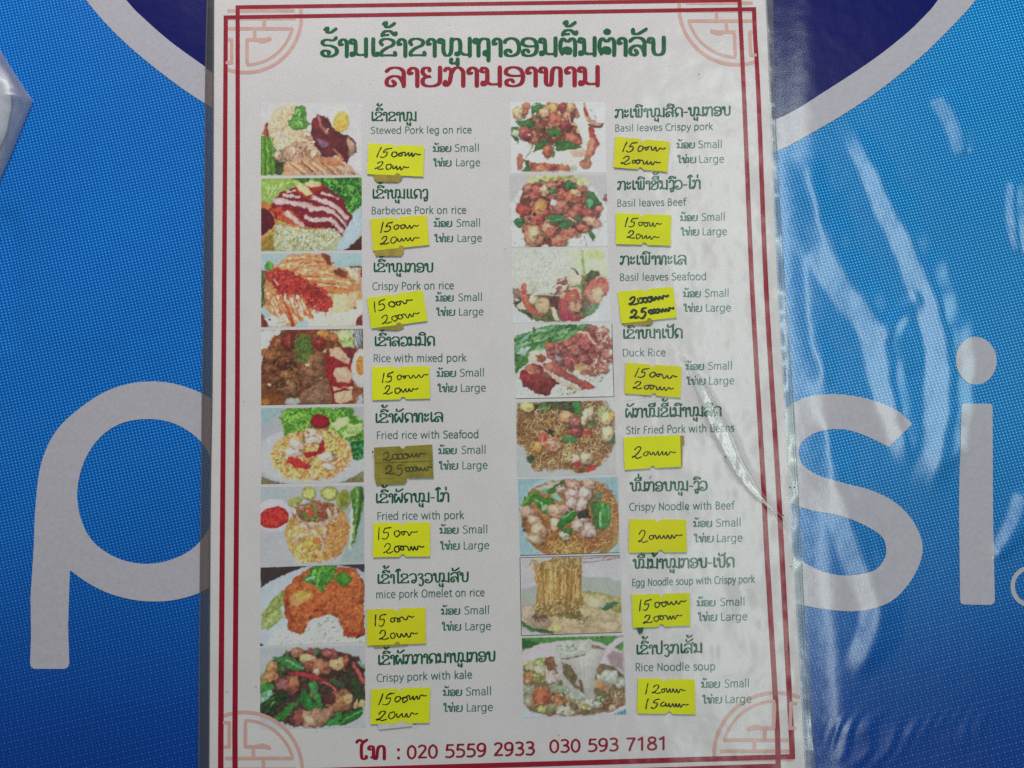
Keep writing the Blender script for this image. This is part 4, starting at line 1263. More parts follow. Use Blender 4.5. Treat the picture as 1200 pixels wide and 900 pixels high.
def pic_l6():
    p = Pic(6, (160, 160, 164))
    p.P([(45, 60), (400, 60), (330, 200), (45, 260)], (152, 160, 164), .03, 40, 0)
    p.P([(950, 300), (1170, 60), (1170, 880), (900, 880), (1000, 600)], (138, 152, 152), .05, 40, 0)
    p.E(190, 370, 200, 180, (184, 178, 186), 0, .02, 10, .05, 4); p.E(195, 390, 164, 116, (176, 30, 28), -14, .2, 8, .25, 5)
    p.S(('e', 190, 380, 140, 90), 46, 34, 18, [(200, 56, 30), (150, 16, 30), (206, 84, 36), (180, 40, 60)], a=.6)
    for e in ((420, 220, 80, 50, -20), (570, 135, 80, 76, 0), (790, 135, 96, 80, 0), (940, 200, 76, 106, 10)):
        p.E(*e[:4], (150, 154, 76), e[4], .08, 12, .25, 5)
    for e in ((570, 130, 50, 50), (785, 135, 66, 56)):
        p.E(*e, (176, 176, 96), 0, .08, 18, 0)
        p.S(('e', *e), 14, 40, 6, [(190, 190, 120)], a=.6)
    p.E(945, 190, 46, 76, (120, 124, 34), 8, .1, 20)
    p.P([(1020, 110), (1100, 50), (1150, 70), (1140, 300), (1080, 600), (1020, 720), (1040, 300)], (70, 110, 40), .2, 10, .1)
    p.L([(1090, 60), (1080, 300), (1050, 640)], 16, (120, 160, 80)); p.L([(1130, 60), (1120, 300), (1070, 560)], 14, (40, 76, 26)); p.L([(1150, 80), (1146, 220)], 20, (56, 70, 50))
    p.P([(1020, 240), (1050, 420), (1030, 740), (990, 740), (1010, 500)], (196, 196, 166), .05, 10)
    p.P([(310, 560), (330, 470), (420, 330), (600, 210), (820, 230), (960, 340), (1010, 480), (980, 680), (880, 800), (700, 870), (460, 870), (370, 760)], (186, 144, 76), .15, 14, .2, 14)
    p.S(('p', [(320, 560), (420, 400), (600, 560), (760, 640), (760, 860), (460, 870), (370, 760)]), 300, 30, 12, [(206, 184, 110), (190, 156, 80), (214, 200, 140), (196, 140, 70)], curl=.2)
    p.S(('p', [(800, 380), (960, 350), (1000, 500), (970, 690), (870, 800), (720, 860), (700, 640)]), 320, 46, 9, [(190, 130, 66), (156, 92, 44), (204, 152, 90), (170, 106, 52)], ang=-60, spread=50, curl=.2)
    p.P([(410, 400), (430, 280), (600, 210), (820, 240), (900, 320), (820, 430), (560, 450)], (140, 96, 70), .4)
    p.P([(480, 330), (600, 240), (720, 380), (560, 440)], (104, 104, 44), .3)
    p.P([(540, 300), (600, 290), (620, 390), (560, 360)], (190, 66, 34)); p.P([(640, 320), (740, 340), (800, 400), (720, 400)], (160, 50, 50), .3); p.P([(700, 250), (780, 240), (790, 300), (720, 300)], (150, 70, 56), .3)
    for pts, w in (([(430, 270), (420, 340), (480, 440)], 34), ([(480, 470), (600, 470), (760, 440), (860, 360)], 52), ([(400, 650), (470, 590), (560, 580)], 40), ([(620, 540), (700, 620), (720, 720)], 44),
                   ([(720, 500), (740, 580), (780, 610)], 40), ([(780, 300), (800, 380)], 38), ([(500, 470), (560, 520)], 50), ([(430, 620), (500, 650)], 30), ([(850, 290), (880, 380)], 40)):
        p.L(pts, w, (196, 162, 140), .15, 9, .35, 12)
    p.L([(560, 455), (690, 455)], 26, (176, 170, 130), .1)
    p.E(585, 690, 86, 60, (206, 164, 74), 0, .1, 12); p.E(650, 645, 40, 36, (200, 104, 44)); p.E(636, 808, 44, 26, (196, 96, 44))
    p.S(('e', 640, 400, 260, 240), 60, 30, 8, [(96, 60, 44), (220, 190, 170), (90, 90, 50)], a=.8)
    p.S(('e', 660, 700, 260, 140), 16, 20, 12, [(110, 110, 50)])
    return p


def pic_l7():
    p = Pic(7, (150, 158, 166))
    p.E(620, 560, 740, 500, (164, 172, 178), -6, .03, 10, .05, 4)
    p.P([(45, 60), (560, 40), (380, 110), (180, 190), (45, 275)], (54, 42, 44), .05, 7, 0, 2); p.P([(850, 30), (1150, 20), (1150, 120), (1060, 70)], (56, 44, 50), .05, 7, 0, 2)
    p.P([(40, 870), (110, 900), (40, 900)], (40, 34, 34))
    p.P([(60, 560), (200, 380), (290, 290), (290, 450), (100, 600)], (148, 158, 84), .12, 8, .2); p.P([(50, 620), (250, 470), (290, 590), (130, 710), (60, 710)], (156, 166, 100), .1, 9, .2)
    p.L([(230, 460), (260, 380), (285, 330)], 18, (104, 124, 40)); p.L([(70, 600), (200, 510), (280, 460)], 10, (96, 130, 50)); p.L([(120, 710), (250, 620)], 10, (110, 140, 60))
    p.P([(180, 720), (500, 640), (620, 600), (780, 560), (900, 680), (1150, 800), (1150, 850), (120, 890)], (178, 182, 176), .06, 16, .05)
    p.S(('p', [(180, 740), (500, 640), (740, 570), (900, 680), (1000, 800), (1140, 850), (150, 880)]), 420, 28, 13, [(192, 196, 188), (172, 176, 166), (204, 206, 200), (160, 162, 150)], curl=.1)
    p.P([(290, 400), (310, 290), (420, 160), (560, 70), (900, 60), (1050, 70), (1140, 200), (1150, 740), (1060, 800), (930, 790), (930, 700), (860, 590), (760, 560), (600, 600), (540, 640), (500, 760), (430, 770), (340, 710), (300, 560)],
        (176, 86, 36), .2, 9, .3, 14)
    p.S(('p', [(320, 320), (560, 90), (1040, 90), (1130, 220), (1130, 720), (950, 760), (860, 560), (600, 560), (520, 700), (420, 740), (330, 600)]), 420, 40, 20,
        [(190, 100, 44), (160, 68, 30), (200, 120, 56), (150, 60, 30), (206, 132, 64), (176, 90, 34)], a=.45)
    p.E(470, 370, 110, 60, (206, 140, 62), -10, .15, 30, 0); p.E(410, 420, 60, 46, (196, 134, 80), 0, .1, 30, 0)
    p.L([(330, 400), (340, 520), (400, 640)], 34, (120, 46, 26), .3, 20, 0, 10, .7); p.L([(560, 600), (640, 510), (720, 560)], 26, (96, 40, 26), .3, 14, 0, 8, .8)
    p.E(650, 560, 60, 34, (176, 80, 34)); p.L([(940, 740), (1040, 770), (1140, 740)], 40, (150, 50, 24), .2); p.L([(1060, 800), (1150, 770)], 14, (70, 30, 24))
    p.L([(740, 260), (780, 220), (850, 260)], 26, (130, 60, 30), .3, 16, 0, 8, .7)
    p.S(('e', 780, 380, 340, 200), 14, 14, 12, [(80, 70, 24)])
    p.P([(490, 200), (560, 130), (590, 50), (850, 35), (830, 170), (760, 230), (690, 320), (640, 260), (580, 240)], (72, 130, 40), .3, 7, .3, 8)
    p.S(('p', [(540, 190), (600, 60), (840, 50), (820, 160), (690, 290), (600, 230)]), 60, 50, 16, [(100, 164, 60), (44, 100, 34), (130, 180, 80), (60, 120, 44)], a=.7)
    p.L([(530, 200), (620, 160)], 20, (130, 176, 150)); p.L([(700, 110), (720, 200), (690, 300)], 16, (60, 120, 40))
    p.P([(840, 140), (900, 100), (1000, 160), (1010, 190), (930, 270), (850, 220)], (64, 132, 40), .2, 7, .35)
    p.L([(790, 700), (830, 690)], 7, (90, 70, 60)); p.S(('e', 720, 720, 160, 110), 16, 16, 8, [(120, 120, 100)])
    return p


def pic_l8():
    p = Pic(8, (154, 156, 160))
    p.P([(45, 400), (180, 170), (400, 60), (800, 50), (1080, 140), (1150, 260), (1150, 640), (1000, 800), (700, 870), (420, 870), (60, 760)], (66, 44, 34), .4, 14, 0)
    p.P([(45, 340), (180, 190), (230, 300), (120, 410), (45, 430)], (140, 130, 46), .2)
    for e in ((170, 240, 70, 60), (160, 340, 70, 60)):
        p.E(*e, (176, 112, 56), 0, .2, 9, .35)
    for e in ((430, 90, 80, 56, (150, 96, 70)), (550, 150, 100, 60, (196, 150, 96)), (590, 230, 90, 60, (130, 60, 36)), (700, 240, 110, 80, (160, 92, 56)), (860, 200, 90, 76, (200, 156, 96)),
              (780, 100, 100, 50, (136, 60, 56)), (580, 80, 40, 34, (140, 40, 46)), (640, 290, 40, 36, (196, 150, 120)), (950, 180, 30, 70, (140, 60, 36)), (640, 80, 40, 40, (80, 96, 60))):
        p.E(*e[:4], e[4], 10, .18, 9, .35)
    p.P([(180, 140), (330, 120), (480, 200), (530, 260), (440, 290), (300, 220), (220, 190)], (50, 124, 50), .25, 7, .2); p.L([(330, 170), (420, 220), (500, 260)], 20, (96, 160, 110)); p.L([(320, 80), (340, 150)], 28, (70, 110, 50))
    p.P([(230, 220), (330, 220), (280, 340), (240, 330)], (60, 90, 40), .4)
    p.P([(210, 430), (280, 340), (400, 310), (460, 400), (440, 500), (390, 540), (300, 480)], (140, 66, 46), .2, 9, .4); p.E(270, 420, 66, 50, (150, 80, 84), -30, .15, 24, .1); p.E(400, 400, 50, 70, (170, 96, 50), 0, .15, 16, .2)
    p.P([(45, 440), (150, 410), (200, 470), (60, 520)], (50, 130, 44), .2); p.P([(45, 520), (160, 490), (210, 520), (60, 640)], (110, 160, 130), .3)
    p.P([(45, 640), (200, 510), (330, 490), (360, 560), (140, 760), (60, 770)], (34, 56, 26), .35); p.L([(60, 760), (140, 680), (190, 600)], 10, (80, 130, 60)); p.L([(90, 640), (220, 540)], 20, (50, 90, 40))
    p.P([(170, 790), (300, 680), (440, 580), (470, 610), (380, 700), (260, 820), (200, 830)], (40, 116, 34), .2, 7)
    p.P([(450, 580), (500, 460), (560, 520), (650, 680), (600, 760), (540, 700)], (34, 112, 40), .2, 6, .25); p.P([(560, 420), (620, 380), (660, 480), (710, 670), (640, 680), (600, 560)], (50, 136, 54), .2, 6, .25)
    p.L([(540, 480), (600, 580), (650, 640)], 16, (26, 60, 24)); p.E(590, 520, 30, 40, (96, 110, 50))
    p.L([(350, 295), (500, 320), (680, 370), (780, 430), (860, 500)], 56, (156, 18, 30), .12, 7, .35, 4, taper=.5); p.L([(700, 400), (780, 430), (840, 480)], 16, (220, 120, 130), .1, 10, 0, 3, .7)
    p.P([(740, 340), (830, 370), (940, 430), (920, 470), (820, 420)], (60, 84, 50), .2); p.P([(780, 300), (900, 260), (1000, 320), (1050, 480), (960, 460), (900, 380)], (54, 46, 30), .3)
    p.P([(980, 300), (1060, 360), (1140, 500), (1120, 610), (1050, 580), (1020, 460)], (44, 66, 30), .3); p.L([(1030, 200), (1070, 280), (1140, 400)], 36, (176, 60, 44), .25); p.P([(1080, 190), (1150, 220), (1140, 270)], (110, 150, 130))
    p.P([(740, 560), (800, 500), (960, 480), (1030, 560), (1000, 680), (840, 720), (740, 640)], (160, 100, 56), .25, 9, .3); p.E(780, 580, 60, 60, (90, 34, 34), 0, .2, 20); p.E(970, 580, 50, 56, (196, 150, 96)); p.E(880, 590, 50, 40, (180, 120, 60))
    p.P([(370, 760), (440, 660), (520, 700), (500, 860), (400, 870)], (130, 60, 50), .25, 9, .3); p.P([(500, 700), (800, 660), (820, 740), (700, 860), (500, 870)], (166, 120, 84), .25, 9, .25); p.E(560, 800, 60, 50, (196, 160, 130))
    p.P([(690, 860), (760, 800), (900, 700), (920, 760), (840, 860)], (40, 124, 40), .2); p.P([(840, 860), (940, 740), (1110, 660), (1140, 740), (1000, 830)], (30, 100, 34), .2, 6, .25); p.L([(870, 840), (960, 780), (1110, 700)], 14, (70, 150, 60))
    p.S(('p', [(1040, 600), (1140, 600), (1140, 660), (1040, 670)]), 10, 40, 24, [(176, 150, 96)])
    p.S(('e', 600, 450, 480, 360), 90, 24, 8, [(30, 26, 20), (210, 170, 130), (90, 60, 40)], a=.5)
    return p


def pic_r1():
    p = Pic(9, (200, 200, 200))
    p.E(560, 420, 420, 380, (206, 208, 196), 0, .03, 20, .04)
    p.S(('e', 560, 500, 380, 300), 380, 30, 13, [(216, 216, 206), (200, 196, 180), (224, 224, 216), (206, 196, 170)], curl=.1)
    p.P([(700, 240), (800, 280), (850, 440), (880, 560), (760, 520), (690, 420)], (214, 180, 120), .12, 14)
    p.P([(300, 200), (400, 110), (480, 70), (660, 60), (790, 130), (780, 300), (860, 470), (840, 560), (640, 540), (440, 560), (300, 540), (160, 470), (130, 380), (240, 300)], (120, 62, 40), .35, 14, .1, 26)
    p.S(('p', [(300, 200), (480, 80), (780, 140), (860, 500), (440, 560), (160, 470)]), 90, 70, 34, [(196, 110, 66), (150, 64, 48), (206, 140, 84), (130, 50, 42), (176, 90, 60)], a=.8, outl=.4)
    for e in ((120, 170, 70, 70, (214, 176, 120)), (220, 90, 44, 40, (186, 100, 50)), (200, 170, 30, 50, (150, 80, 50)), (540, 120, 100, 66, (210, 140, 66)), (640, 110, 60, 60, (150, 46, 50)), (740, 110, 50, 60, (206, 150, 90)),
              (560, 250, 84, 80, (196, 92, 60)), (680, 310, 70, 76, (150, 44, 50)), (690, 210, 44, 60, (206, 130, 100)), (770, 480, 90, 66, (200, 96, 70)), (380, 340, 56, 60, (130, 70, 50)), (430, 170, 60, 60, (216, 160, 110)),
              (200, 400, 80, 84, (156, 76, 60)), (240, 440, 54, 54, (150, 40, 44)), (330, 500, 50, 46, (160, 84, 56)), (470, 620, 60, 80, (176, 80, 46))):
        p.E(*e[:4], e[4], 20, .2, 9, .35)
    for q in ([(430, 130), (500, 210)], [(480, 300), (560, 330), (640, 280)], [(600, 160), (650, 260)], [(720, 230), (750, 300)]):
        p.L(q, 14, (226, 176, 120))
    for q in ([(260, 200), (280, 100), (340, 50), (430, 90), (380, 130), (300, 190)], [(90, 280), (200, 250), (320, 260), (320, 360), (250, 340), (140, 330)], [(450, 360), (560, 350), (640, 390), (600, 450), (500, 460)],
              [(290, 630), (350, 520), (440, 470), (480, 520), (400, 600)], [(560, 500), (700, 490), (880, 570), (780, 600), (560, 620)], [(200, 720), (260, 740), (270, 860), (150, 860), (210, 800)], [(320, 200), (400, 220), (380, 270)],
              [(40, 330), (130, 340), (120, 390), (60, 400), (130, 470), (130, 550), (80, 500), (40, 420)], [(520, 620), (560, 630), (530, 700)]):
        p.P(q, (58, 112, 44), .3, 7, .25, 8)
    p.E(90, 410, 36, 40, (190, 196, 160), 0, .05)
    p.L([(300, 90), (360, 70), (400, 90)], 12, (150, 200, 170)); p.L([(300, 540), (260, 630), (215, 700)], 8, (90, 120, 60)); p.L([(540, 540), (540, 650)], 20, (80, 150, 80))
    p.P([(110, 660), (160, 660), (200, 720), (160, 850), (110, 850)], (170, 96, 66), .2)
    p.P([(250, 740), (340, 760), (720, 790), (740, 865), (260, 865)], (170, 76, 50), .3, 9); p.E(410, 820, 80, 36, (206, 130, 54)); p.E(660, 820, 70, 40, (196, 110, 60)); p.E(530, 830, 46, 34, (140, 44, 44)); p.E(770, 820, 40, 40, (176, 180, 166))
    p.L([(900, 60), (920, 180), (980, 270), (1110, 320)], 56, (206, 150, 110), .15, 8, .3, 6, taper=.5); p.L([(905, 120), (930, 210)], 30, (160, 40, 44)); p.L([(960, 310), (1060, 340), (1120, 310)], 22, (90, 46, 40)); p.L([(970, 130), (1040, 240)], 7, (50, 60, 100))
    p.L([(980, 360), (1000, 460), (1040, 540)], 70, (176, 50, 40), .25); p.L([(990, 520), (940, 680), (910, 790)], 80, (190, 120, 80), .2, 9, .35); p.E(910, 770, 76, 60, (184, 110, 76)); p.E(990, 480, 20, 20, (226, 160, 130)); p.L([(1050, 520), (1000, 660)], 26, (170, 66, 60))
    p.P([(720, 620), (900, 600), (900, 680), (780, 700)], (214, 170, 150), .2)
    p.fade(1, (200, 199, 200), 10, 25, 1150, 880, 40)
    p.E(265, 435, 14, 14, (230, 180, 170), 0, .1, 6, 0)
    return p


def pic_r2():
    p = Pic(10, (178, 174, 176))
    p.P([(200, 60), (400, 30), (820, 40), (960, 100), (900, 180), (300, 170)], (186, 194, 128), .12, 20, 0); p.L([(420, 60), (560, 70), (760, 50)], 24, (160, 170, 60), .2)
    p.P([(40, 360), (150, 220), (300, 200), (1000, 180), (1160, 400), (1170, 870), (40, 870)], (196, 196, 192), .04, 14, 0)
    p.S(('p', [(40, 360), (150, 220), (300, 200), (1000, 180), (1160, 400), (1170, 870), (40, 870)]), 480, 28, 14, [(206, 206, 202), (190, 190, 184), (216, 216, 212), (180, 180, 174)], curl=.1)
    p.P([(110, 400), (200, 150), (480, 110), (640, 80), (900, 200), (1100, 400), (1060, 540), (950, 700), (700, 760), (560, 860), (220, 860), (190, 620)], (110, 54, 40), .35, 12, 0, 24)
    p.S(('p', [(150, 380), (240, 160), (640, 100), (1060, 400), (900, 680), (600, 840), (230, 840)]), 130, 80, 40, [(190, 100, 70), (160, 70, 56), (206, 140, 104), (140, 54, 46), (196, 120, 80)], a=.8, outl=.4)
    for e in ((240, 190, 56, 60, (200, 110, 80)), (340, 210, 60, 60, (180, 80, 60)), (430, 210, 54, 70, (216, 170, 130)), (310, 290, 70, 50, (176, 70, 66)), (520, 160, 70, 40, (196, 120, 96)), (620, 250, 60, 66, (190, 90, 56)),
              (760, 290, 100, 74, (196, 92, 60)), (800, 240, 70, 40, (206, 150, 100)), (520, 300, 56, 36, (150, 66, 62)), (180, 430, 90, 60, (176, 54, 44)), (380, 430, 76, 120, (206, 130, 60)), (340, 550, 80, 56, (176, 64, 50)),
              (610, 400, 104, 80, (186, 96, 76)), (540, 350, 46, 40, (206, 180, 176)), (820, 440, 90, 50, (170, 76, 66)), (770, 490, 50, 40, (190, 96, 80)), (960, 480, 100, 60, (150, 60, 50)), (880, 190, 56, 36, (176, 96, 70)),
              (990, 580, 100, 60, (210, 150, 116)), (880, 650, 90, 46, (196, 96, 66)), (740, 700, 100, 56, (200, 100, 66)), (600, 800, 100, 74, (196, 108, 72)), (310, 740, 120, 120, (206, 136, 90)), (300, 720, 60, 90, (214, 176, 120)),
              (470, 660, 90, 66, (204, 140, 110)), (500, 720, 60, 60, (184, 84, 60)), (1070, 430, 40, 50, (180, 100, 76)), (770, 100, 40, 36, (196, 130, 100)), (460, 480, 50, 40, (160, 54, 50))):
        p.E(*e[:4], e[4], 15, .2, 9, .4, 10)
    p.E(400, 420, 44, 84, (200, 128, 50), 15, .1, 14, .1)
    p.S(('e', 600, 450, 450, 340), 130, 34, 9, [(226, 180, 150), (130, 50, 40), (216, 150, 120), (110, 44, 36)], a=.6)
    for q in ([(640, 170), (700, 80), (800, 140), (810, 200), (700, 200)], [(900, 240), (1000, 220), (1110, 380), (1060, 400), (960, 300)], [(900, 330), (960, 300), (1030, 380), (1000, 450), (930, 410)], [(440, 540), (540, 490), (700, 520), (640, 590), (540, 610)],
              [(590, 620), (680, 560), (790, 590), (700, 670), (620, 660)], [(60, 570), (130, 530), (230, 560), (150, 660), (90, 630)], [(790, 520), (870, 520), (860, 590), (800, 570)], [(940, 700), (980, 670), (1030, 760), (1000, 810), (960, 760)],
              [(470, 200), (560, 200), (580, 250), (500, 260)], [(400, 730), (460, 710), (470, 750)], [(1110, 270), (1160, 250), (1160, 290)]):
        p.P(q, (58, 118, 64), .25, 7, .3, 6)
    p.E(960, 360, 44, 60, (86, 170, 110), -20, .08, 12); p.L([(470, 560), (560, 560), (660, 530)], 10, (110, 170, 100)); p.E(745, 370, 44, 24, (70, 80, 50))
    p.L([(380, 130), (400, 95), (460, 120)], 10, (60, 90, 50)); p.L([(900, 750), (930, 850)], 9, (90, 60, 50)); p.L([(720, 530), (800, 580)], 7, (220, 210, 180)); p.E(1140, 310, 30, 26, (150, 50, 50)); p.E(260, 470, 10, 20, (50, 30, 30)); p.E(310, 485, 10, 12, (40, 24, 20))
    return p


def pic_r3():
    p = Pic(11, (186, 190, 184))
    p.E(480, 300, 520, 420, (186, 188, 174), 0, .03, 30, .05)
    p.S(('e', 400, 280, 380, 270), 520, 24, 12, [(198, 200, 188), (182, 184, 170), (206, 208, 198), (172, 174, 158)], curl=.1, a=.7)
    p.P([(680, 20), (1100, 20), (1140, 300), (900, 330), (800, 300)], (190, 202, 160), .06, 40, 0); p.L([(830, 40), (850, 200), (870, 340)], 34, (166, 190, 124), .1, 20); p.L([(850, 40), (846, 200)], 12, (130, 150, 90)); p.E(1000, 90, 90, 70, (182, 200, 120), 0, .06, 40, 0); p.E(1010, 190, 120, 50, (196, 206, 170), 0, .05, 30, 0)
    p.P([(30, 480), (120, 520), (300, 560), (500, 540), (700, 440), (860, 380), (1000, 300), (1140, 380), (1130, 560), (1000, 760), (800, 860), (500, 870), (280, 850), (40, 680)], (110, 84, 56), .4, 12, 0, 14)
    p.P([(30, 470), (120, 510), (120, 590), (30, 560)], (110, 70, 44), .4); p.P([(50, 600), (160, 620), (230, 730), (100, 730)], (196, 190, 164), .08); p.P([(30, 650), (130, 610), (90, 680)], (60, 66, 46), .3)
    p.P([(90, 730), (240, 770), (260, 840)], (60, 70, 40), .3)
    p.S(('p', [(230, 400), (420, 400), (420, 470), (300, 560), (210, 520)]), 70, 26, 12, [(190, 190, 170), (170, 168, 144)], curl=.1)
    p.P([(660, 340), (720, 260), (840, 340), (820, 440), (700, 460)], (206, 196, 164), .12); p.L([(730, 240), (790, 310)], 22, (90, 50, 46)); p.P([(880, 330), (950, 260), (1070, 300), (1000, 360), (900, 380)], (84, 84, 56), .4)
    p.P([(840, 330), (900, 340), (870, 560), (830, 500)], (120, 110, 60), .3); p.P([(770, 450), (840, 440), (850, 540), (800, 520)], (110, 150, 86), .2)
    p.P([(500, 480), (580, 370), (660, 340), (680, 420), (560, 510)], (150, 84, 66), .3); p.L([(510, 500), (560, 440), (650, 470), (560, 540)], 16, (206, 186, 170)); p.L([(360, 540), (480, 560), (580, 560)], 20, (190, 176, 156)); p.L([(560, 400), (640, 370)], 10, (220, 190, 180))
    p.P([(440, 570), (560, 580), (560, 720), (480, 680)], (96, 50, 46), .3); p.P([(480, 700), (520, 690), (590, 860), (520, 860)], (204, 200, 166), .06)
    p.P([(250, 790), (400, 800), (470, 760), (520, 860), (300, 870)], (96, 104, 50), .3)
    p.L([(155, 450), (160, 560), (200, 660), (280, 750), (360, 780)], 84, (196, 88, 62), .12, 7, .3, 4, taper=.3); p.L([(150, 470), (155, 560)], 28, (186, 70, 56)); p.E(380, 680, 86, 100, (206, 170, 124), 10, .12, 9, .3, 6); p.E(270, 610, 60, 46, (200, 190, 150), 0, .06); p.L([(330, 640), (390, 650)], 10, (150, 96, 60)); p.S(('e', 380, 690, 70, 80), 14, 30, 8, [(190, 140, 96), (220, 196, 156)])
    p.P([(560, 640), (620, 520), (740, 470), (830, 560), (850, 640), (700, 680), (720, 780), (860, 820), (800, 860), (600, 860), (570, 760)], (190, 72, 66), .2, 9, .3)
    p.P([(590, 740), (700, 740), (740, 860), (610, 860)], (166, 40, 70), .15, 16); p.E(760, 570, 60, 80, (190, 100, 70), 0, .2); p.L([(700, 480), (800, 500), (830, 600)], 30, (214, 160, 120)); p.E(760, 690, 76, 70, (196, 150, 110), 0, .15, 9, .3)
    p.S(('e', 760, 640, 70, 120), 34, 40, 8, [(150, 60, 50), (226, 180, 150), (170, 110, 70)]); p.E(610, 560, 40, 50, (214, 150, 110)); p.L([(760, 500), (790, 560)], 24, (180, 50, 54))
    p.P([(870, 480), (960, 370), (1100, 350), (1170, 400), (1120, 560), (1060, 640), (960, 660), (870, 580)], (206, 108, 86), .15, 9, .25); p.L([(900, 470), (1000, 400), (1160, 400)], 40, (200, 84, 70), .2); p.E(1020, 560, 80, 90, (214, 176, 136), 0, .1, 10, .25); p.L([(1010, 360), (1100, 330), (1160, 400)], 22, (214, 170, 140)); p.E(920, 540, 44, 60, (200, 130, 100))
    p.P([(860, 770), (960, 680), (1060, 660), (1060, 700), (960, 780), (900, 810)], (84, 130, 74), .2); p.P([(830, 660), (930, 670), (870, 760)], (96, 90, 70), .2)
    p.P([(30, 700), (250, 870), (30, 880)], (186, 186, 188), .02, 10, 0); p.P([(1080, 600), (1180, 500), (1180, 890), (860, 880), (900, 820), (980, 780)], (186, 186, 188), .02, 10, 0)
    p.P([(30, 470), (200, 570), (30, 600)], (186, 186, 184), .02, 10, 0, 5, .3)
    p.fade(1, (188, 186, 188), 10, 0, 1170, 890, 30)
    return p


def pic_r4():
    p = Pic(12, (182, 184, 180))
    p.S(('p', [(20, 600), (300, 500), (800, 500), (1160, 480), (1160, 860), (40, 870)]), 300, 28, 13, [(196, 198, 188), (182, 182, 168), (206, 206, 198)], curl=.1, a=.7)
    p.P([(25, 180), (150, 130), (300, 90), (420, 40), (900, 25), (860, 90), (640, 210), (500, 230), (300, 320), (190, 370), (140, 480), (40, 590), (25, 400)], (58, 110, 56), .35, 9, .05)
    p.S(('p', [(25, 180), (300, 90), (420, 40), (880, 30), (640, 200), (300, 320), (150, 460), (40, 580)]), 130, 110, 22, [(84, 146, 76), (44, 92, 44), (116, 170, 96), (60, 120, 60), (140, 180, 120)], ang=-28, spread=22, curl=.12, a=.75)
    p.P([(50, 370), (110, 300), (210, 280), (150, 390)], (160, 190, 176), .1); p.L([(40, 330), (100, 240), (170, 170)], 30, (110, 160, 140)); p.P([(40, 590), (50, 420), (180, 370), (190, 470)], (64, 120, 44), .25)
    p.L([(250, 70), (256, 110)], 26, (70, 90, 50))
    p.P([(180, 340), (300, 330), (420, 400), (330, 470), (220, 460)], (204, 186, 160), .12)
    p.P([(380, 300), (420, 240), (640, 210), (780, 110), (900, 60), (1100, 90), (1150, 260), (1150, 460), (1060, 560), (960, 600), (720, 600), (500, 500), (400, 400)], (150, 76, 68), .3, 12, 0, 16)
    for e in ((440, 280, 60, 40, (190, 84, 50)), (510, 350, 70, 46, (116, 60, 66)), (540, 440, 56, 56, (140, 110, 116)), (640, 260, 90, 50, (176, 84, 64)), (740, 320, 90, 60, (150, 84, 70)), (680, 450, 90, 76, (156, 64, 66)), (860, 170, 90, 60, (170, 70, 58)),
              (900, 250, 80, 90, (176, 76, 66)), (930, 90, 60, 50, (140, 60, 56)), (1050, 110, 56, 50, (190, 106, 86)), (1010, 300, 60, 60, (170, 110, 96)), (820, 430, 90, 60, (146, 66, 62)), (1090, 400, 70, 50, (156, 84, 70)), (1110, 230, 50, 50, (160, 90, 84)),
              (900, 550, 100, 50, (166, 92, 70)), (1040, 540, 60, 46, (176, 110, 90)), (850, 300, 90, 60, (140, 50, 54))):
        p.E(*e[:4], e[4], 25, .25, 9, .35, 12)
    p.L([(760, 120), (860, 130), (920, 220), (1000, 280)], 20, (214, 180, 150)); p.L([(690, 200), (800, 210), (900, 320), (1000, 400)], 56, (166, 70, 66), .2, 8, .3)
    p.S(('p', [(900, 60), (1100, 90), (1150, 260), (1150, 460), (1040, 590), (900, 580), (960, 400), (980, 240)]), 110, 30, 16, [(206, 170, 140), (150, 70, 60), (190, 120, 96), (216, 196, 170), (130, 60, 56)])
    p.S(('p', [(400, 260), (900, 200), (960, 560), (600, 520)]), 80, 34, 10, [(206, 150, 130), (110, 44, 44), (196, 110, 70)], a=.6); p.E(790, 520, 80, 50, (196, 146, 84), 0, .25); p.E(740, 580, 50, 34, (206, 206, 176))
    p.P([(270, 380), (340, 370), (400, 420), (340, 470), (290, 450)], (150, 66, 40), .2)
    p.P([(80, 600), (170, 510), (260, 480), (400, 540), (460, 620), (550, 720), (470, 740), (430, 850), (380, 850), (250, 810), (130, 740)], (134, 34, 34), .22, 7, .25, 8); p.E(240, 550, 90, 56, (176, 92, 66), 10, .2, 20, .1); p.E(390, 600, 50, 60, (130, 76, 60), 0, .2, 20, .1); p.E(140, 640, 50, 40, (160, 20, 30), 0, .1, 24, 0); p.L([(150, 560), (220, 580), (250, 540)], 10, (214, 180, 150))
    p.P([(350, 480), (500, 470), (620, 560), (780, 660), (930, 720), (930, 760), (820, 790), (700, 700), (520, 620), (400, 560)], (176, 74, 58), .18, 7, .25); p.P([(350, 540), (420, 560), (560, 670), (740, 740), (800, 790), (640, 770), (500, 680)], (204, 180, 156), .06, 7); p.E(880, 744, 60, 30, (176, 60, 36)); p.E(440, 520, 80, 40, (190, 110, 84), 20, .15, 16)
    p.S(('e', 620, 790, 110, 50), 24, 16, 12, [(150, 130, 60), (90, 90, 50), (200, 190, 150)])
    p.S(('e', 950, 640, 120, 50), 14, 24, 10, [(120, 120, 80), (190, 180, 150)])
    p.S(('p', [(180, 770), (260, 810), (380, 850), (370, 870), (180, 800)]), 12, 20, 12, [(190, 190, 180)])
    return p


def noodles(p, reg, n, pal, w=9, ln=70, outl=.35):
    p.S(reg, n, ln, w, pal, curl=.7, outl=outl)


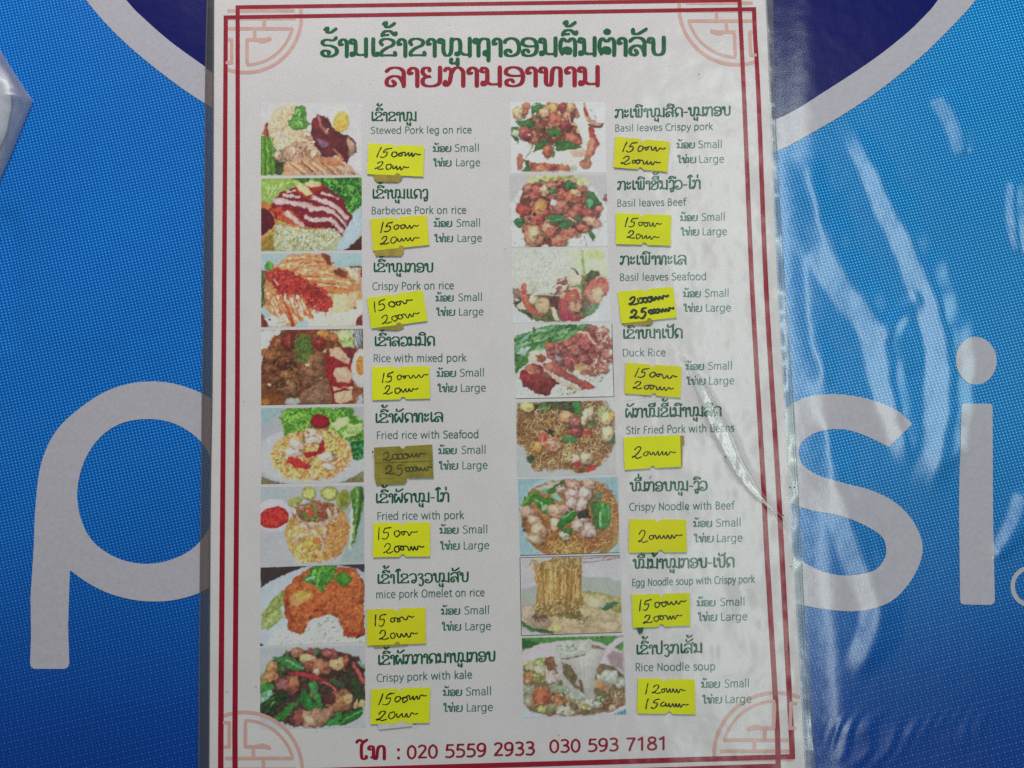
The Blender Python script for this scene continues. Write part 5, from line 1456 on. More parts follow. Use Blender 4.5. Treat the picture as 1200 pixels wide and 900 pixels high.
def pic_r5():
    p = Pic(13, (166, 164, 162))
    p.P([(30, 560), (150, 700), (220, 800), (800, 870), (30, 880)], (160, 164, 162), .03, 20, 0); p.P([(1000, 40), (1140, 50), (1140, 150)], (176, 174, 170), .03, 20, 0)
    p.P([(40, 80), (560, 50), (980, 40), (1100, 160), (1140, 520), (1060, 660), (940, 780), (760, 870), (600, 810), (220, 800), (180, 700), (150, 600), (30, 480)], (120, 84, 48), .3, 14, 0, 18)
    p.P([(160, 100), (400, 50), (760, 50), (740, 200), (500, 160), (300, 200)], (66, 66, 42), .5, 12)
    pal = [(206, 162, 96), (180, 126, 64), (216, 184, 124), (160, 104, 52), (196, 140, 90), (222, 196, 150)]
    noodles(p, ('p', [(40, 340), (200, 200), (480, 110), (560, 300), (520, 640), (600, 800), (220, 800), (180, 640), (40, 480)]), 330, pal)
    noodles(p, ('p', [(560, 300), (760, 200), (1000, 480), (1050, 660), (900, 780), (560, 760)]), 210, pal)
    noodles(p, ('p', [(780, 50), (980, 60), (1130, 200), (1130, 420), (900, 440), (800, 240)]), 120, [(206, 176, 130), (190, 150, 100), (220, 200, 160), (176, 130, 90)])
    for e in ((150, 110, 80, 60, (196, 180, 110)), (590, 220, 96, 70, (196, 140, 100)), (700, 300, 90, 90, (130, 80, 70)), (700, 400, 70, 50, (140, 66, 60)), (800, 240, 40, 100, (206, 184, 150)), (860, 190, 36, 76, (190, 160, 130)),
              (1040, 240, 60, 80, (206, 186, 130)), (1050, 420, 66, 96, (206, 196, 140)), (330, 480, 60, 76, (196, 84, 70)), (430, 540, 90, 80, (196, 140, 110)), (270, 560, 46, 70, (206, 150, 70)), (810, 690, 76, 80, (176, 156, 124)), (700, 700, 56, 60, (206, 170, 146)),
              (1100, 210, 40, 50, (200, 150, 70))):
        p.E(*e[:4], e[4], 10, .15, 9, .35)
    p.P([(780, 370), (860, 370), (880, 430), (800, 430)], (176, 40, 44), .15); p.P([(680, 730), (740, 720), (760, 780), (700, 800)], (176, 26, 40), .15); p.P([(820, 800), (900, 750), (920, 800), (830, 850)], (170, 44, 40), .15); p.P([(340, 430), (380, 440), (370, 500), (340, 480)], (176, 40, 40))
    p.P([(540, 440), (700, 460), (720, 500), (690, 525), (550, 490)], (62, 132, 72), .12, 6, .25, 4); p.P([(660, 60), (750, 60), (750, 200), (690, 200)], (60, 120, 56), .25); p.P([(840, 270), (930, 270), (930, 310), (860, 320)], (64, 104, 60)); p.P([(1060, 500), (1140, 430), (1145, 530), (1070, 530)], (64, 100, 64), .2)
    p.P([(140, 680), (200, 640), (240, 690), (180, 750)], (56, 74, 50), .3); p.S(('e', 970, 170, 90, 50), 14, 60, 9, [(150, 170, 100)]); p.S(('e', 320, 130, 70, 50), 12, 60, 10, [(96, 130, 70)])
    p.S(('e', 430, 400, 60, 30), 10, 30, 20, [(50, 36, 28)], a=.7)
    noodles(p, ('e', 420, 540, 90, 70), 16, [(226, 196, 156), (190, 96, 70)])
    noodles(p, ('e', 620, 620, 50, 90), 14, [(222, 200, 140)], 10, 90)
    return p


def pic_r6():
    p = Pic(14, (128, 158, 166))
    p.E(620, 500, 590, 500, (156, 174, 178), 20, .03, 14, .06, 4)
    p.P([(180, 150), (400, 60), (900, 60), (1080, 200), (1160, 460), (1140, 640), (1020, 800), (760, 890), (360, 890), (180, 780), (60, 500), (80, 300)], (150, 100, 50), .15, 14, .1, 8)
    p.P([(220, 150), (420, 60), (560, 60), (400, 160), (250, 200)], (170, 166, 150), .05, 16)
    p.P([(900, 880), (1100, 700), (1150, 600), (1140, 760), (960, 890)], (146, 110, 50), .15, 24)
    pal = [(206, 146, 70), (176, 110, 50), (220, 168, 92), (190, 126, 60), (150, 88, 40)]
    noodles(p, ('p', [(880, 120), (980, 100), (1120, 300), (1140, 560), (980, 780), (760, 870), (420, 830), (300, 640), (600, 650), (900, 620), (960, 300)]), 330, pal, 9, 90, .3)
    noodles(p, ('e', 270, 470, 90, 70), 30, pal, 9, 60)
    noodles(p, ('e', 580, 800, 200, 60), 40, [(226, 178, 100), (206, 150, 76)], 10, 130, .4)
    for q in ([(60, 340), (110, 230), (250, 160), (280, 190), (200, 260), (160, 340)], [(170, 240), (260, 230), (420, 260), (440, 360), (380, 400), (260, 370)], [(350, 170), (430, 120), (520, 60), (590, 40), (570, 80), (480, 130), (440, 190), (360, 200)], [(290, 390), (380, 380), (330, 440)]):
        p.P(q, (62, 116, 40), .25, 7, .3, 6)
    p.L([(80, 330), (160, 220), (250, 180)], 30, (96, 140, 44)); p.L([(180, 260), (280, 300), (300, 360)], 8, (140, 190, 130)); p.E(325, 360, 34, 40, (130, 180, 130), 0, .3); p.P([(400, 200), (460, 200), (540, 270), (490, 300), (410, 250)], (130, 176, 156), .15); p.E(330, 180, 50, 30, (110, 146, 120), 0, .2)
    for e in ((140, 400, 90, 60, (170, 136, 114)), (210, 500, 90, 60, (180, 146, 120)), (260, 610, 90, 90, (186, 150, 124)), (220, 710, 110, 50, (170, 140, 110)), (460, 400, 110, 80, (184, 146, 120)), (540, 370, 60, 50, (176, 140, 120)), (440, 540, 60, 80, (196, 160, 130)),
              (520, 160, 70, 40, (176, 146, 136)), (630, 210, 80, 90, (190, 156, 146)), (620, 310, 66, 60, (190, 160, 150)), (650, 100, 110, 50, (176, 130, 110)), (780, 200, 76, 120, (190, 164, 150)), (740, 330, 60, 90, (190, 166, 156)), (820, 100, 70, 56, (176, 146, 126)),
              (740, 500, 90, 50, (160, 144, 136)), (780, 600, 120, 80, (190, 160, 150)), (690, 560, 70, 70, (186, 156, 140)), (550, 670, 60, 50, (170, 170, 150)), (840, 640, 60, 50, (176, 150, 140))):
        p.E(*e[:4], e[4], 20, .12, 9, .4, 12)
    p.P([(700, 400), (800, 380), (840, 480), (700, 480)], (52, 44, 38), .4); p.P([(560, 370), (660, 370), (640, 400)], (60, 50, 44))
    p.S(('e', 620, 250, 190, 180), 30, 40, 8, [(140, 100, 90), (214, 190, 176)], a=.6)
    p.P([(460, 560), (500, 470), (660, 380), (690, 430), (620, 520), (500, 590)], (44, 116, 40), .15, 6, .3, 5); p.L([(520, 480), (590, 430), (650, 390)], 16, (110, 170, 110)); p.P([(500, 590), (640, 580), (640, 660), (540, 640)], (66, 96, 40), .25)
    p.P([(820, 300), (880, 270), (960, 320), (960, 560), (860, 560), (850, 420)], (62, 100, 40), .25, 8, .2); p.P([(900, 310), (1050, 310), (1060, 540), (1000, 600), (880, 600), (930, 480)], (50, 122, 42), .2, 6, .3, 5); p.L([(940, 420), (940, 560)], 26, (130, 176, 110), .2); p.L([(970, 320), (975, 420)], 14, (120, 180, 120)); p.L([(1030, 320), (1040, 500)], 16, (80, 150, 70))
    p.P([(850, 220), (950, 170), (960, 280), (880, 270)], (84, 106, 90), .25); p.E(100, 610, 24, 20, (60, 70, 50)); p.E(100, 530, 20, 50, (100, 70, 40))
    return p


def pic_r7():
    p = Pic(15, (166, 162, 168))
    p.P([(45, 380), (300, 300), (700, 240), (1000, 250), (1140, 300), (1140, 880), (45, 880)], (146, 150, 142), .04, 12, .03, 5)
    p.P([(45, 600), (200, 560), (1140, 440), (1140, 820), (900, 860), (300, 870), (60, 740)], (166, 146, 110), .15, 20, 0)
    p.P([(680, 390), (900, 400), (1140, 480), (1140, 640), (900, 560), (700, 520)], (160, 150, 96), .2, 16)
    p.P([(50, 720), (150, 790), (380, 820), (400, 860), (200, 850), (60, 780)], (50, 90, 50), .3)
    p.P([(890, 580), (980, 520), (1110, 510), (1060, 580), (960, 610)], (54, 96, 60), .2); p.P([(780, 400), (880, 410), (830, 430)], (70, 110, 60)); p.E(1080, 590, 60, 40, (140, 136, 70), 0, .2)
    for e in ((130, 630, 100, 90, (176, 156, 136)), (260, 740, 110, 70, (150, 126, 106)), (560, 800, 200, 76, (184, 160, 128)), (640, 740, 150, 60, (180, 156, 120)), (780, 640, 150, 80, (176, 158, 120)), (1000, 760, 130, 80, (184, 160, 130)), (850, 520, 120, 60, (182, 172, 140)), (970, 680, 110, 60, (170, 152, 120)), (440, 800, 70, 50, (176, 164, 110)), (600, 640, 100, 60, (120, 96, 56))):
        p.E(*e[:4], e[4], 10, .08, 14, .22, 12)
    p.P([(180, 110), (420, 40), (700, 30), (710, 160), (690, 400), (740, 540), (620, 620), (500, 670), (300, 680), (200, 650), (220, 400), (200, 220)], (140, 106, 52), .2, 10, .1, 8)
    for k in range(150):
        x = 190 + p.r.rand() * 500
        y0 = 60 + p.r.rand() * 380
        l = 120 + p.r.rand() * 150
        cx = 430
        p.L([(x, y0), (x + (cx - x) * .05 + p.r.uniform(-10, 10), y0 + l / 2), (x + (cx - x) * .10 + p.r.uniform(-14, 14), min(y0 + l, 650))], 8, [(190, 156, 92), (160, 120, 60), (204, 176, 116), (124, 88, 38), (176, 140, 80)][k % 5], .1, 6, 0, 3, .85)
    noodles(p, ('p', [(170, 100), (440, 50), (700, 40), (690, 140), (440, 150), (200, 150)]), 50, [(190, 156, 96), (150, 110, 60), (206, 180, 120)], 8, 90, .2)
    noodles(p, ('p', [(200, 500), (640, 480), (740, 540), (560, 640), (220, 660)]), 80, [(186, 160, 100), (150, 120, 66), (200, 180, 120), (120, 92, 50)], 8, 70, .2)
    p.L([(90, 130), (160, 160), (220, 170)], 16, (176, 156, 110)); p.S(('e', 520, 660, 120, 30), 14, 50, 14, [(90, 84, 40), (110, 96, 60)])
    p.S(('e', 260, 690, 110, 40), 12, 50, 14, [(84, 60, 50)]); p.S(('e', 700, 700, 80, 30), 8, 60, 12, [(96, 84, 50)])
    p.L([(690, 46), (900, 28), (1110, 18)], 11, (120, 96, 90), .1, 5, 0, 0); p.L([(710, 88), (900, 64), (1115, 30)], 11, (130, 106, 96), .1, 5, 0, 0)
    p.P([(45, 810), (300, 865), (45, 880)], (164, 160, 162), .02, 8, 0)
    return p


def pic_r8():
    p = Pic(16, (162, 152, 160))
    p.P([(30, 40), (1100, 15), (1100, 180), (760, 60), (400, 90), (150, 120), (35, 180)], (58, 122, 44), .08, 8, 0, 3); p.P([(35, 60), (240, 100), (40, 160)], (34, 84, 36), .2)
    p.P([(35, 180), (200, 110), (500, 60), (780, 80), (1100, 180), (1120, 520), (1130, 760), (1000, 840), (600, 870), (200, 860), (40, 790), (35, 400)], (176, 164, 170), .03, 10, .05, 4)
    p.P([(920, 230), (1000, 180), (1100, 200), (1110, 400), (960, 320)], (140, 116, 120), .06, 30, 0)
    p.P([(45, 340), (200, 280), (360, 240), (900, 320), (1110, 440), (1120, 740), (980, 820), (700, 860), (300, 860), (110, 810), (50, 700)], (110, 84, 50), .3, 12, 0, 8)
    p.P([(870, 310), (1000, 340), (1110, 440), (1060, 440), (860, 360)], (90, 80, 56), .2)
    for e in ((150, 330, 90, 60, (176, 170, 120)), (240, 310, 90, 60, (150, 160, 80)), (230, 380, 80, 50, (190, 186, 150)), (330, 300, 60, 60, (130, 80, 46)), (110, 460, 60, 60, (170, 110, 50)), (210, 460, 70, 50, (110, 116, 50)), (360, 460, 80, 66, (182, 160, 156)), (110, 590, 80, 60, (150, 156, 134)),
              (240, 660, 96, 100, (176, 86, 40)), (410, 700, 70, 60, (170, 100, 50)), (100, 700, 60, 60, (150, 140, 110)), (460, 580, 140, 50, (120, 136, 110)), (470, 800, 100, 50, (170, 166, 146)), (250, 790, 40, 36, (160, 170, 76)), (330, 780, 60, 40, (120, 120, 80)), (560, 690, 60, 50, (146, 130, 90)),
              (880, 530, 110, 56, (190, 130, 66)), (950, 460, 110, 90, (176, 176, 160)), (1080, 510, 60, 60, (166, 166, 150)), (1000, 620, 90, 60, (110, 90, 50)), (900, 740, 90, 50, (120, 70, 40)), (1060, 700, 60, 50, (150, 110, 70)), (700, 740, 100, 60, (170, 166, 120)), (630, 650, 90, 60, (150, 166, 150)),
              (790, 720, 90, 50, (176, 176, 160)), (860, 680, 60, 50, (90, 110, 60)), (980, 780, 50, 26, (176, 150, 120)), (700, 750, 40, 24, (130, 146, 50))):
        p.E(*e[:4], e[4], 10, .25, 10, .3, 12)
    p.S(('p', [(50, 350), (360, 260), (480, 560), (1100, 600), (1100, 720), (700, 840), (300, 840), (60, 700)]), 190, 26, 12, [(190, 180, 150), (84, 66, 40), (150, 150, 80), (196, 120, 60), (100, 110, 60), (206, 200, 180)], a=.6)
    p.E(250, 650, 60, 60, (190, 90, 40), 0, .2, 20); p.E(280, 680, 30, 30, (160, 40, 34), 0, .1, 10)
    p.P([(370, 160), (500, 80), (740, 50), (780, 100), (920, 160), (890, 230), (830, 360), (800, 520), (800, 660), (740, 700), (700, 660), (660, 560), (590, 540), (610, 440), (540, 330), (460, 300), (470, 420), (540, 520), (640, 600), (640, 680), (560, 620), (470, 530), (400, 380), (375, 260)],
        (176, 172, 164), .05, 7, .2, 6)
    p.P([(380, 170), (500, 80), (740, 50), (770, 140), (690, 210), (460, 260)], (170, 172, 160), .12, 8, .15)
    p.L([(450, 265), (560, 250), (690, 215)], 14, (110, 90, 66), .2); p.P([(780, 110), (930, 150), (900, 170), (780, 150)], (120, 96, 76), .1)
    for x0, x1 in ((620, 650), (680, 690), (740, 730), (800, 760), (840, 790)):
        p.L([(x0, 260), (x1, 420), (x1 - 4, 620)], 8, (150, 142, 136), .05, 8, 0, 3, .6)
    p.P([(640, 480), (665, 490), (690, 640), (650, 600)], (90, 66, 44), .2, 7); p.P([(480, 330), (540, 330), (600, 430), (590, 540), (490, 450)], (96, 84, 52), .25, 7)
    p.S(('e', 520, 140, 120, 50), 14, 30, 10, [(110, 116, 110), (130, 130, 110)], a=.8)
    p.P([(890, 170), (1060, 20), (1110, 30), (1100, 80), (940, 200)], (184, 166, 174), .03, 7, .1, 3)
    p.L([(300, 350), (290, 470), (310, 570)], 8, (200, 196, 170)); p.L([(400, 560), (460, 640), (500, 690)], 8, (190, 180, 120))
    p.P([(50, 800), (110, 820), (300, 870), (60, 885)], (150, 168, 176), .05, 9, 0); p.P([(1000, 850), (1130, 790), (1135, 850)], (56, 130, 140), .05, 8, 0); p.P([(1040, 790), (1125, 740), (1130, 790), (1000, 845), (900, 850)], (176, 166, 170), .03, 8, 0)
    return p


PICS = [
 (pic_l1, (300, 115), 9.2308, [(306, 120.5), (424, 120.5), (424, 205), (305.5, 205.5)], 'printed photo of stewed pork leg with boiled egg on rice'),
 (pic_l2, (300, 203), 9.2308, [(306, 209.3), (424, 207.8), (424, 293), (306, 294.5)], 'printed photo of sliced red barbecue pork over rice'),
 (pic_l3, (300, 291), 9.2308, [(306, 297.3), (424, 295.8), (425, 381.5), (306, 383.5)], 'printed photo of crispy pork slices with red sauce'),
 (pic_l4, (300, 381), 9.2308, [(306, 387), (425.3, 385.3), (426, 473), (306, 475)], 'printed photo of brown mixed pork with half an egg'),
 (pic_l5, (300, 472), 9.1837, [(306, 478.5), (426.5, 476.3), (426.5, 565), (306, 567.5)], 'printed photo of seafood fried rice with a tomato slice'),
 (pic_l6, (300, 564), 9.1837, [(305.5, 571), (427, 568.6), (427, 661), (304.8, 663.3)], 'printed photo of fried rice beside a bowl of red sauce'),
 (pic_l7, (300, 658), 9.0, [(305.3, 665), (427.3, 661), (428, 752.6), (304.6, 757)], 'printed photo of an orange brown omelet on rice'),
 (pic_l8, (300, 755), 9.0, [(304.8, 759), (428, 756), (428.3, 852.5), (304.5, 855)], 'printed photo of crispy pork with green kale and red chilli'),
 (pic_r1, (595, 115), 10.0, [(598, 119.5), (709, 119.5), (710.5, 202), (599, 203)], 'printed photo of basil pork heaped on white rice'),
 (pic_r2, (595, 202), 10.0, [(597, 205), (711, 204.3), (712.6, 288.3), (598.8, 290)], 'printed photo of basil beef with green leaves'),
 (pic_r3, (598, 290), 10.0, [(599.5, 292), (712, 290.8), (716, 376.5), (601, 378.5)], 'printed photo of rice with prawns and basil'),
 (pic_r4, (600, 377), 9.7826, [(602, 381), (717, 379), (719.4, 464.8), (604, 467.2)], 'printed photo of sliced duck with greens'),
 (pic_r5, (602, 465), 9.574, [(604.7, 471.2), (720.3, 469), (722, 556), (606, 559)], 'printed photo of stir fried curly noodles'),
 (pic_r6, (604, 557), 9.474, [(606.8, 561.6), (724, 559), (726.4, 647.6), (609.5, 651)], 'printed photo of crispy noodles with green peppers on a blue plate'),
 (pic_r7, (606, 650), 9.278, [(609.3, 653.5), (727, 650.6), (729, 741), (611, 745)], 'printed photo of noodles lifted from a soup with chopsticks'),
 (pic_r8, (608, 743), 9.0, [(611.5, 747.7), (731, 744), (734, 837.5), (613.6, 841.2)], 'printed photo of white rice noodles lifted from a soup bowl'),
]
PM = bpy.data.materials.new('photo_print')
PM.use_nodes = True
_b = PM.node_tree.nodes['Principled BSDF']
_a = PM.node_tree.nodes.new('ShaderNodeAttribute')
_a.attribute_name = 'ink'
PM.node_tree.links.new(_a.outputs['Color'], _b.inputs['Base Color'])
_b.inputs['Roughness'].default_value = 0.55
_b.inputs['Specular IOR Level'].default_value = 0.3
HAIR = mat('cut_line_ink', (0.10, 0.09, 0.09), 0.6)
for i, (fn, org, sc, quad, lab) in enumerate(PICS):
    p = fn()
    im = p.im
    # break up the drawn outlines the way real food edges wander
    k = i * 7 + 100
    wx = fnoise(k, 34) * 11 + fnoise(k + 3, 12, 1) * 2.5
    wy = fnoise(k + 1, 34) * 11 + fnoise(k + 4, 12, 1) * 2.5
    ix = np.clip((XX + wx) / 3, 0, CW - 1).astype(int)
    iy = np.clip((YY + wy) / 3, 0, CH - 1).astype(int)
    im = im[iy, ix]
    rl = fnoise(k + 9, 46, 4)
    em = (np.roll(np.roll(rl, 4, 0), 3, 1) - rl)              # relief of the food, lit from the upper left in the print
    sat0 = np.clip((im.max(-1) - im.min(-1)) / (im.max(-1) + 1) * 2.2 - .1, .06, 1)
    EK = [.2, .1, .2, .35, .22, .2, .3, .25, .25, .25, .25, .3, .25, .2, .12, .2][i]
    im = im * (1 + np.clip(em * EK * sat0, -.45, .5))[..., None]
    lo_ = np.clip(-rl - .12, 0, 1) * sat0
    im = im * (1 - .9 * EK * lo_[..., None] * np.array([.75, 1.0, 1.0]))
    rid = 1 - np.abs(fnoise(k + 5, 22, 3)) * 2
    lum = im.mean(-1)
    sat_ = (im.max(-1) - im.min(-1)) / (im.max(-1) + 1)
    im = im * (1 + (.12 * np.clip(sat_ * 2, .15, 1) * (rid - .55))[..., None])
    hl = np.clip(fnoise(k + 6, 16, 2) - .46, 0, 1) * np.clip(sat_ * 2.2, 0, 1)
    im = im + (hl * 110)[..., None] * np.array([1, .93, .85])
    sh_ = np.clip(fnoise(k + 7, 26, 2) - .38, 0, 1) * np.clip(sat_ * 2, 0, 1)
    im = im * (1 - .45 * sh_[..., None])
    im = im * (1 + .035 * NF[0][..., None]) + 0
    # print softness
    bl = (im + np.roll(im, 1, 0) + np.roll(im, -1, 0) + np.roll(im, 1, 1) + np.roll(im, -1, 1)) / 5
    for _ in range(2):
        im = (im * 2 + np.roll(im, 1, 0) + np.roll(im, -1, 0) + np.roll(im, 1, 1) + np.roll(im, -1, 1)) / 6
    im = np.clip(im, 8, 240)
    nx, ny = 150, 108
    u, v = np.meshgrid(np.linspace(0, 1, nx), np.linspace(0, 1, ny))
    q = np.array(quad, float)
    P_ = (q[0] * (1 - u)[..., None] + q[1] * u[..., None]) * (1 - v)[..., None] + (q[3] * (1 - u)[..., None] + q[2] * u[..., None]) * v[..., None]
    V = Wn(P_, ZPR + 2e-6).reshape(-1, 3)
    o = mk('dish_photo', V, grid_faces(nx, ny)[:, ::-1], PM, menu)
    if o.data.polygons[0].normal.z < 0: o.data.flip_normals()
    o['label'] = lab
    cx = np.clip((P_[..., 0] - org[0]) * sc / 3 - .5, 0, CW - 1.01)
    cy = np.clip((P_[..., 1] - org[1]) * sc / 3 - .5, 0, CH - 1.01)
    xi, yi = cx.astype(int), cy.astype(int)
    fx, fy = (cx - xi)[..., None], (cy - yi)[..., None]
    c = (im[yi, xi] * (1 - fx) + im[yi, xi + 1] * fx) * (1 - fy) + (im[yi + 1, xi] * (1 - fx) + im[yi + 1, xi + 1] * fx) * fy
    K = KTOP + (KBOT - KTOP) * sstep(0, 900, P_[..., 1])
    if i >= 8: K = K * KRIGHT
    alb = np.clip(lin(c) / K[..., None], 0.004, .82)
    m_ = alb.mean(-1, keepdims=True)
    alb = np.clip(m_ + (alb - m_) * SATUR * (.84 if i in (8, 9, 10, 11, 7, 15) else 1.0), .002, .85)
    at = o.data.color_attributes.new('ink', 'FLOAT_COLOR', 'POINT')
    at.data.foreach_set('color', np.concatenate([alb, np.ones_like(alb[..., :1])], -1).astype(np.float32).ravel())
    if i in (11, 13, 14):
        e = .5
        pts = [[q[3], q[2]]] + ([[q[2], q[1]]] if i == 11 else []) + ([[q[3], q[0]], [q[0], q[1]]] if i == 14 else [])
        ribbons('photo_edge_line', [(np.array([a + (b - a) * t for t in np.linspace(0, 1, 5)]), .8) for a, b in pts], HAIR, ZPR + 6e-6, cap=False)
# ------------------------------------------------------------------ price stickers
YEL = mat('yellow_label', (0.70, 0.76, 0.010), 0.55, 0.35, bump=(90, 0.00012), var=(120, 0.06))
OLIVE = mat('faded_label', (0.27, 0.235, 0.035), 0.55, 0.3, bump=(150, 0.0001), var=(260, 0.35))
BROWN_T = mat('old_label', (0.36, 0.285, 0.05), 0.55, 0.3, bump=(150, 0.0001), var=(300, 0.25))
WHITE_T = mat('white_label', (0.62, 0.60, 0.56), 0.6, 0.3, var=(300, 0.1))
FILM_Z = 0.00140
ZS = 0.001475


def bilin(c, u, v):
    c = np.array(c, float)
    return (c[0] * (1 - u) + c[1] * u) * (1 - v) + (c[3] * (1 - u) + c[2] * u) * v


def plate(name, outline, z, h, m, parent, lift=None):
    """thin piece of label: outline in photo px, top at z+h"""
    n = len(outline)
    top = [W(p[0], p[1], z + h + (lift[i] if lift else 0)) for i, p in enumerate(outline)]
    bot = [Vector((t.x, t.y, z)) for t in top]
    V = [tuple(t) for t in top] + [tuple(b) for b in bot]
    Fs = [tuple(range(n))[::-1]] + [(i, (i + 1) % n, n + (i + 1) % n, n + i) for i in range(n)]
    o = mk(name, V, Fs, m, parent)
    import bmesh
    bm = bmesh.new()
    bm.from_mesh(o.data)
    bmesh.ops.recalc_face_normals(bm, faces=bm.faces)
    bmesh.ops.triangulate(bm, faces=[f for f in bm.faces if len(f.verts) > 4])
    bm.to_mesh(o.data)
    bm.free()
    if sum(p.normal.z for p in o.data.polygons if abs(p.normal.z) > .5) < 0:
        o.data.flip_normals()
    return o


# handwriting, label units: 0..66 across, 0..40 down
def hw_15(r, y=12, big=1.0, tail=0):
    j = lambda: r.uniform(-.6, .6)
    x = 8 + r.uniform(-1, 3)
    S_ = [[(x + 1.5, y - 6 + j()), (x + .8, y), (x, y + 6 + j())]]
    x += 7
    S_.append([(x + 5, y - 5.6), (x + .6, y - 5 + j()), (x - 1, y - .6), (x + 3, y - 1.2), (x + 3.6 + j(), y + 3), (x + .5, y + 6), (x - 3, y + 5.4)])
    S_.append([(x + .6, y - 5), (x + 6.5 + j(), y - 6.4)])
    return S_, x + 8


def hw_2(r, y, x=13):
    j = lambda: r.uniform(-.5, .5)
    return [[(x, y - 2), (x + 2.5, y - 5 + j()), (x + 6, y - 4), (x + 5, y), (x + 1, y + 4), (x - 1.2, y + 4.6), (x + 1, y + 3.2), (x + 4.5, y + 5), (x + 9, y + 3.6 + j())]], x + 10


def hw_o(r, x, y, k=1.0):
    return [(x + 3.2 * k, y - 2.2 * k), (x + .6, y - 1.6 * k), (x, y + 1 * k), (x + 2 * k, y + 3 * k), (x + 4.6 * k, y + .8 * k), (x + 3.6 * k, y - 2 * k)]


def hw_wave(r, x, y, n, step=4.2, amp=2.1):
    p = []
    for i in range(n):
        p += [(x, y - amp * .8 + r.uniform(-.4, .4)), (x + step * .35, y + amp), (x + step * .72, y + amp * .7 + r.uniform(-.3, .3))]
        x += step
    p += [(x, y - amp * .7), (x + 3.5, y - .2 * amp), (x + 6, y - amp * .6)]
    return p


def hand(kind, r):
    S_ = []
    if kind in ('a', 'x'):
        s, x = hw_15(r, 12)
        S_ += s
        x += r.uniform(-1, 2)
        k = r.uniform(.85, 1.35)
        S_.append(hw_o(r, x + 1, 12.5, k) + [(x + 3 + 3 * k, 11 + r.uniform(-1, 1))] + hw_o(r, x + 4 + 4 * k, 12.5 + r.uniform(-.8, .8), r.uniform(.6, 1.1))
                  + hw_wave(r, x + 10 + 4 * k, 12 + r.uniform(-1, 1.5), r.choice([1, 2, 3]), r.uniform(3.6, 6.5)))
        s, x = hw_2(r, 28.5 + r.uniform(-1, 1), r.uniform(11, 16))
        S_ += s
        k = r.uniform(.8, 1.3)
        x += r.uniform(-1, 1.5)
        if r.random() < .5:
            S_.append(hw_o(r, x + 1, 29.5, k) + hw_o(r, x + 2 + 4.5 * k, 29, r.uniform(.7, 1.2)) + hw_wave(r, x + 9 + 5 * k, 29.5, r.choice([2, 3]), r.uniform(3.8, 5.4)))
        else:
            S_.append(hw_o(r, x + 1, 29, k * 1.2))
            S_.append(hw_wave(r, x + 4 + 4 * k, 29.5, r.choice([3, 4]), r.uniform(4.2, 5.8)))
    elif kind == 'seafood':
        s, x = hw_2(r, 12, 12)
        S_ += s
        for k in range(3):
            S_.append(hw_o(r, x + k * 5.5, 12.5, 1.25))
        S_.append([(x + 14, 12)] + hw_wave(r, x + 17, 12, 3, 4.4))
        s, x = hw_2(r, 29, 13)
        S_ += s
        y = 28.5
        S_.append([(x + 8, y - 5.6), (x + 3.6, y - 5), (x + 2, y - .6), (x + 6, y - 1.2), (x + 6.6, y + 3), (x + 3.5, y + 7), (x, y + 7)])
        for k in range(3):
            S_.append(hw_o(r, x + 11 + k * 4, 28.5, 1.0))
        S_.append([(x + 22, 28)] + hw_wave(r, x + 24, 28.6, 3, 4.0))
    elif kind == 'one':
        s, x = hw_2(r, 20, 13)
        S_ += [[(p[0] * 1.0, 20 + (p[1] - 20) * 1.35) for p in s[0]]]
        S_.append(hw_o(r, x + 1, 21.2, .95) + [(x + 5, 20)] + hw_wave(r, x + 7, 21, 5, 4.6))
    elif kind == 'twelve':
        S_.append([(10, 6), (9, 12), (8.5, 18)])
        s, x = hw_2(r, 12, 17)
        S_ += s
        S_.append(hw_o(r, x, 13, .8) + hw_wave(r, x + 5, 12.5, 4, 4.2))
        S_.append([(12, 24), (11.4, 29), (10.8, 35)])
        y = 28.5
        S_.append([(25, y - 5), (20.5, y - 4.4), (19, y - .6), (23, y - .6), (23, y + 3), (20, y + 6), (17, y + 5)])
        S_.append([(31, y - 2), (28, y), (28, y + 3), (32, y + 2)] + hw_wave(r, 33, y + 1, 5, 4.0))
    return S_


